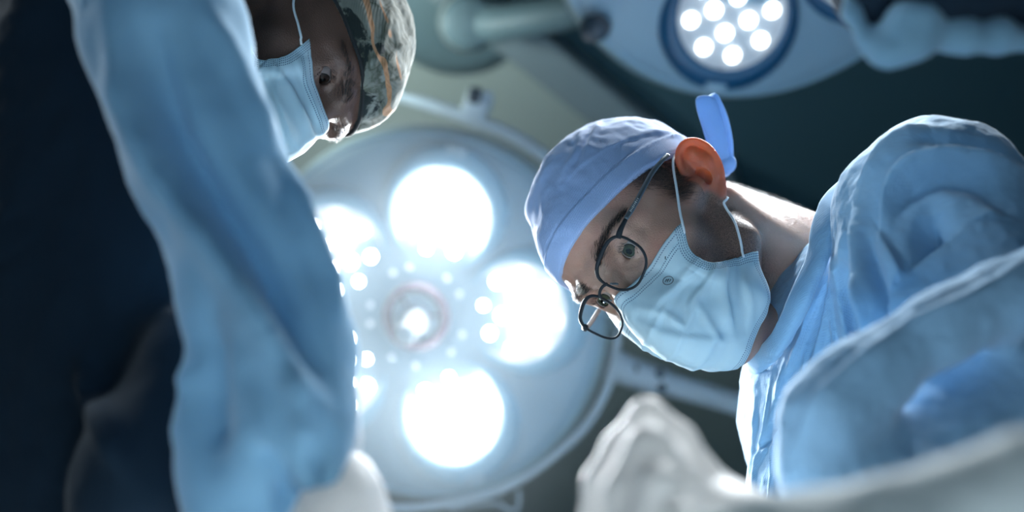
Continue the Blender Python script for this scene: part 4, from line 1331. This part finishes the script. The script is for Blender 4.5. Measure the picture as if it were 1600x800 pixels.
# dark binding along the cap's edge
ang = np.linspace(0, 2 * PI, 160, endpoint=False)
bp = []
for a in ang:
    d = np.array([math.sin(a), math.cos(a), 0]); y0 = 0
    o = Vector((0, -5, zcB(0))); q = None
    far = Vector((d[0] * 160, d[1] * 160 - 5, 0)); far.z = zcB(far.y) + 1.0; o.z = zcB(-5) + 1.0
    r = bvB.ray_cast(far, (o - far).normalized())
    p = np.array(r[0]) if r[0] is not None else d * 80
    if abs(p[0]) > 71.5 and -50 < p[1] < 25: p[0] = math.copysign(75, p[0])
    bp.append(p + d * 3.2)
bp = np.array(bp)
for _ in range(6): bp = (np.roll(bp, 1, 0) + bp * 2 + np.roll(bp, -1, 0)) / 4
bv_, bf_ = tube(to_world(MB, bp), 0.0019, 8, closed=True)
M['binding'] = plain('cap_binding', (0.018, 0.022, 0.024), 0.8)
mesh_obj('cap_binding', bv_, bf_, M['binding'], capB)
rpb = lambda px, py, x: ray_plane_x(px, py, x, MB)
rowsB = [((0, 113, 12), (33, 90, 4), rpb(480, 62, 58)),
         ((0, 136, -24), (40, 97, -24), rpb(452, 84, 59)),
         ((0, 146, -56), (43, 95, -50), rpb(425, 92, 58)),
         ((0, 130, -86), (43, 86, -80), rpb(396, 90, 58)),
         ((0, 88, -112), (36, 66, -104), (57, 34, -72))]
maskB, gB = build_mask('surgical_mask', rowsB, 1, bvB, MB, person_b, [
    ([(434, 108), (458, 150), (478, 190), (488, 222)], 6, 0.0045, 1), ([(462, 90), (480, 140), (497, 190), (500, 215)], 4, 0.002, -1),
    ([(424, 108), (430, 160), (450, 215), (466, 235)], 6, 0.0045, -1), ([(415, 120), (432, 180), (440, 240)], 6, 0.003), ([(455, 240), (480, 215), (515, 205)], 5, 0.002)])
loop_tube('ear_loop', [rpb(471, 70, 60), rpb(466, 40, 68), rpb(459, 0, 76), (79, -2, 32), (76, -26, 34)], bvB, MB, maskB)
loop_tube('ear_loop', [rpb(400, 92, 59), (66, 6, -50), (71, -24, -20), (70, -32, 0)], bvB, MB, maskB)
for pts in ([mir(rpb(471, 70, 60)), (-70, 40, 4), (-79, 0, 32), (-70, -34, 26)], [mir(rpb(400, 92, 59)), (-68, 6, -40), (-71, -24, -20), (-70, -32, 0)]):
    loop_tube('ear_loop', pts, bvB, MB, maskB)

# gown: trunk in the dark at the left, one arm reaching down past the lens
pB = [G(-420, -320, 0.8), G(620, 900, 0.5), G(-300, 900, 0.9), G(200, -320, 0.95), G(-420, 860, 0.66)]
S = soft_world(pB, 0.05, 0.0042)
S.cap(G(225, -230, 0.72), G(235, -60, 0.63), 0.064, 0.052, 0.04)
S.poly([G(238, -60, 0.63), G(262, 60, 0.62), G(322, 250, 0.605), G(398, 420, 0.585), G(445, 560, 0.56), G(468, 665, 0.54), G(508, 745, 0.52)], [0.052, 0.048, 0.0445, 0.043, 0.039, 0.031, 0.012], 0.012)
S.poly([G(400, 540, 0.585), G(392, 700, 0.57), G(390, 880, 0.56)], [0.034, 0.034, 0.036], 0.03)                 # sleeve cloth hanging below the forearm
foldsB = [([(178, 0), (208, 120), (228, 190), (262, 260), (310, 330), (372, 420), (420, 500), (452, 560), (500, 625)], 14, 0.020, 1),
          ([(240, 60), (268, 190), (330, 300), (400, 400), (450, 480), (490, 560)], 24, -0.020), ([(440, 250), (470, 330), (500, 410), (532, 490)], 10, 0.009),
          ([(330, 20), (380, 130), (425, 230)], 16, 0.008), ([(455, 585), (470, 640), (480, 700)], 14, 0.010), ([(300, 560), (270, 620), (250, 700)], 22, 0.014),
          ([(330, 500), (320, 600), (330, 720)], 26, -0.014), ([(400, 700), (430, 740), (450, 800)], 14, -0.012), ([(490, 700), (495, 760)], 10, -0.008)]
gownB = gown_mesh('surgical_gown', S, M['gown'], person_b, foldsB, (0.0025, 16))
TL = np.array(VM @ Vector((-0.52, 0.22, 0.825))); TU = np.array(VM @ Vector((0.05, 0.96, -0.22))); TU = TU - TL * (TL @ TU); TU /= np.linalg.norm(TU); TX = np.cross(TU, TL)
TR = np.stack([TX, TU, TL], 1)
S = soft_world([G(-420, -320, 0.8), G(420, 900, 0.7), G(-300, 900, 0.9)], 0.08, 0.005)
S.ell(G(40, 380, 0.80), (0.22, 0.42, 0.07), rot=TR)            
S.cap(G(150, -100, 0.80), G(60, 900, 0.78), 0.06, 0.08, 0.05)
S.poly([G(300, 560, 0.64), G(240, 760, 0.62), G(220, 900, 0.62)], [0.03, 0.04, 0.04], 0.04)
gown_mesh('shaded_trunk', S, M['shade_cloth'], person_b, [([(130, 560), (160, 650), (190, 740)], 18, 0.012)], (0.003, 14))  # unlit trunk and hanging sleeve, their shade put into the cloth colour
S = soft_world([G(520, 620, 0.55), G(570, 760, 0.5)], 0.035, 0.002)
S.poly([G(520, 620, 0.56), G(520, 690, 0.548), G(510, 738, 0.54)], [0.0155, 0.0155, 0.0125], 0.003)
seal(S); cv, cf = S.mesh(2); M['cuff'] = plain('knit_cuff', (0.70, 0.74, 0.78), 0.9, scale=400, bump=0.4)
mesh_obj('knit_cuff', cv, cf, M['cuff'], gownB)
S = soft_world([G(430, 700, 0.55), G(640, 1060, 0.5)], 0.03, 0.0018)
S.cap(G(535, 742, 0.535), G(538, 775, 0.53), 0.0105, 0.016, 0.004)
S.cap(G(538, 775, 0.53), G(530, 860, 0.52), 0.017, 0.024, 0.02)
S.cap(G(510, 840, 0.52), G(560, 850, 0.525), 0.018, 0.017, 0.02)
for (x0, x1, x2, L, r) in ((488, 480, 490, 1000, .0078), (518, 514, 520, 1030, .0085), (548, 550, 548, 1020, .0085), (574, 582, 574, 985, .008)):
    S.poly([G(x0, 865, 0.515), G(x1, 925, 0.50), G(x2, (925 + L) / 2 + 10, 0.505), G(x2, L, 0.52)], [r * 1.15, r, r * 0.92, r * 0.85], 0.004)
S.poly([G(565, 820, 0.52), G(606, 870, 0.51), G(612, 930, 0.51)], [0.011, 0.0098, 0.0085], 0.006)
glove_mesh('glove', S, person_b)

# ------------------------------------------------------------------ third person: only a bent sleeve in the top right corner
footc = VW(1.0, 0.6, -0.5); footc.z = 0
person_c = empty('person', 'person of whom only a dark blurred blue sleeve enters at the top right corner', 'person', footc)
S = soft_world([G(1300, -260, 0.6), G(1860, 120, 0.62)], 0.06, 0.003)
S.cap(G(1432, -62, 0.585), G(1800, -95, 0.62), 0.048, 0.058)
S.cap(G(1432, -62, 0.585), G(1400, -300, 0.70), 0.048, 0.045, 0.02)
slv = gown_mesh('gown_sleeve', S, M['shade_cloth'], person_c, [([(1380, 0), (1400, 50)], 14, -0.010)], (0.002, 20))  # sleeve's shaded side, darkened by its cloth colour
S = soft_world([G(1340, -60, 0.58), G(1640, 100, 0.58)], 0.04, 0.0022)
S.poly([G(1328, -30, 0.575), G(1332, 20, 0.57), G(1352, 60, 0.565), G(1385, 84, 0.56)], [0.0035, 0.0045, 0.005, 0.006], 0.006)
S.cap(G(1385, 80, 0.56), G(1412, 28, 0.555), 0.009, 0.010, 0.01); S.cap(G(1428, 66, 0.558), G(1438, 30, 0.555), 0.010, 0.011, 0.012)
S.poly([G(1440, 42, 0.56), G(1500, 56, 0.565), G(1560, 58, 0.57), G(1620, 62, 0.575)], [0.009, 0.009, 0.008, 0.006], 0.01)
gown_mesh('lit_sleeve_folds', S, M['gown'], slv, [], (0.002, 30))  # lit folds of the dark sleeve, painted in with paler gown cloth

# ------------------------------------------------------------------ drape over the patient, closest to the lens
drape = empty('surgical_drape', 'pale drape fold running along the lower right edge in front of the sleeve', 'drape', V(1400, 800, 0.36))
S = soft_world([G(1090, 760, 0.36), G(1760, 660, 0.36), G(1760, 1100, 0.36), G(1100, 1100, 0.4)], 0.05, 0.0022)
S.poly([G(1120, 850, 0.385), G(1180, 822, 0.382), G(1270, 812, 0.385), G(1380, 790, 0.37), G(1480, 760, 0.36), G(1600, 722, 0.35), G(1760, 690, 0.345)], [0.008, 0.0095, 0.0095, 0.010, 0.010, 0.010, 0.010], 0.004)
S.poly([G(1150, 900, 0.378), G(1270, 880, 0.372), G(1480, 845, 0.355), G(1600, 810, 0.345), G(1760, 780, 0.34)], 0.016, 0.016)
S.poly([G(1150, 1000, 0.372), G(1270, 980, 0.366), G(1480, 945, 0.352), G(1760, 890, 0.34)], 0.020, 0.02)
seal(S); v, f = S.mesh(3); N = vnormals(v, f); v = v + N * (fbm(v, 25, 3, 6.0) * 0.002)[:, None]
mesh_obj('drape_cloth', v, f, M['drape'], drape)

# unseen bounce sheet, added over the patient below the lens; the lamps light it and it throws light up at the faces
nx, ny = 90, 90
X, Y = np.meshgrid(np.linspace(-0.28, 0.27, nx), np.linspace(-0.7, 1.5, ny), indexing='ij')
Z = 0.80 + 0.05 * np.exp(-((X - 0.1) / 0.25) ** 2)
P = np.stack([X, Y, Z], 2).reshape(-1, 3)
P[:, 2] += fbm(P, 5, 3, 9.0) * 0.015
Fq = np.array([(i * ny + j, (i + 1) * ny + j, (i + 1) * ny + j + 1, i * ny + j + 1) for i in range(nx - 1) for j in range(ny - 1)])
M['sheet'] = cloth('bounce_sheet_cloth', (0.78, 0.85, 0.88), weave=1200)
sh = mesh_obj('patient_bounce_sheet', P, Fq, M['sheet'], drape)
sm = sh.modifiers.new('thick', 'SOLIDIFY'); sm.thickness = 0.002

# ------------------------------------------------------------------ thin haze hanging round the lamps
t = NT('lamp_haze'); t.t.nodes.remove(t.b)
vsn = t.n('ShaderNodeVolumeScatter'); vsn.inputs['Color'].default_value = (0.80, 0.93, 1.0, 1); vsn.inputs['Anisotropy'].default_value = 0.5
ln = t.n('ShaderNodeVectorMath', operation='LENGTH'); t.put(ln.inputs[0], t.coord('Object'))
fall = t.math('POWER', t.math('SUBTRACT', 1.0, t.math('MINIMUM', 1.0, t.math('DIVIDE', ln.outputs['Value'], 0.62))), 1.2)
t.put(vsn.inputs['Density'], t.math('MULTIPLY', fall, 0.12))
t.t.links.new(vsn.outputs[0], t.out.inputs['Volume'])
v, f = lathe([(0.0005, 0.125), (0.30, 0.125), (0.585, 0.125), (0.59, 0.16)] + [(0.61 * math.cos(a), 0.61 * math.sin(a)) for a in np.linspace(0.28, PI / 2 - 0.001, 14)], 48, True)
hz = mesh_obj('haze', v, f, t.m, M=F1)
hz['kind'] = 'stuff'; hz['label'] = 'thin bluish haze glowing in front of the five pod ceiling lamp'; hz['category'] = 'haze'
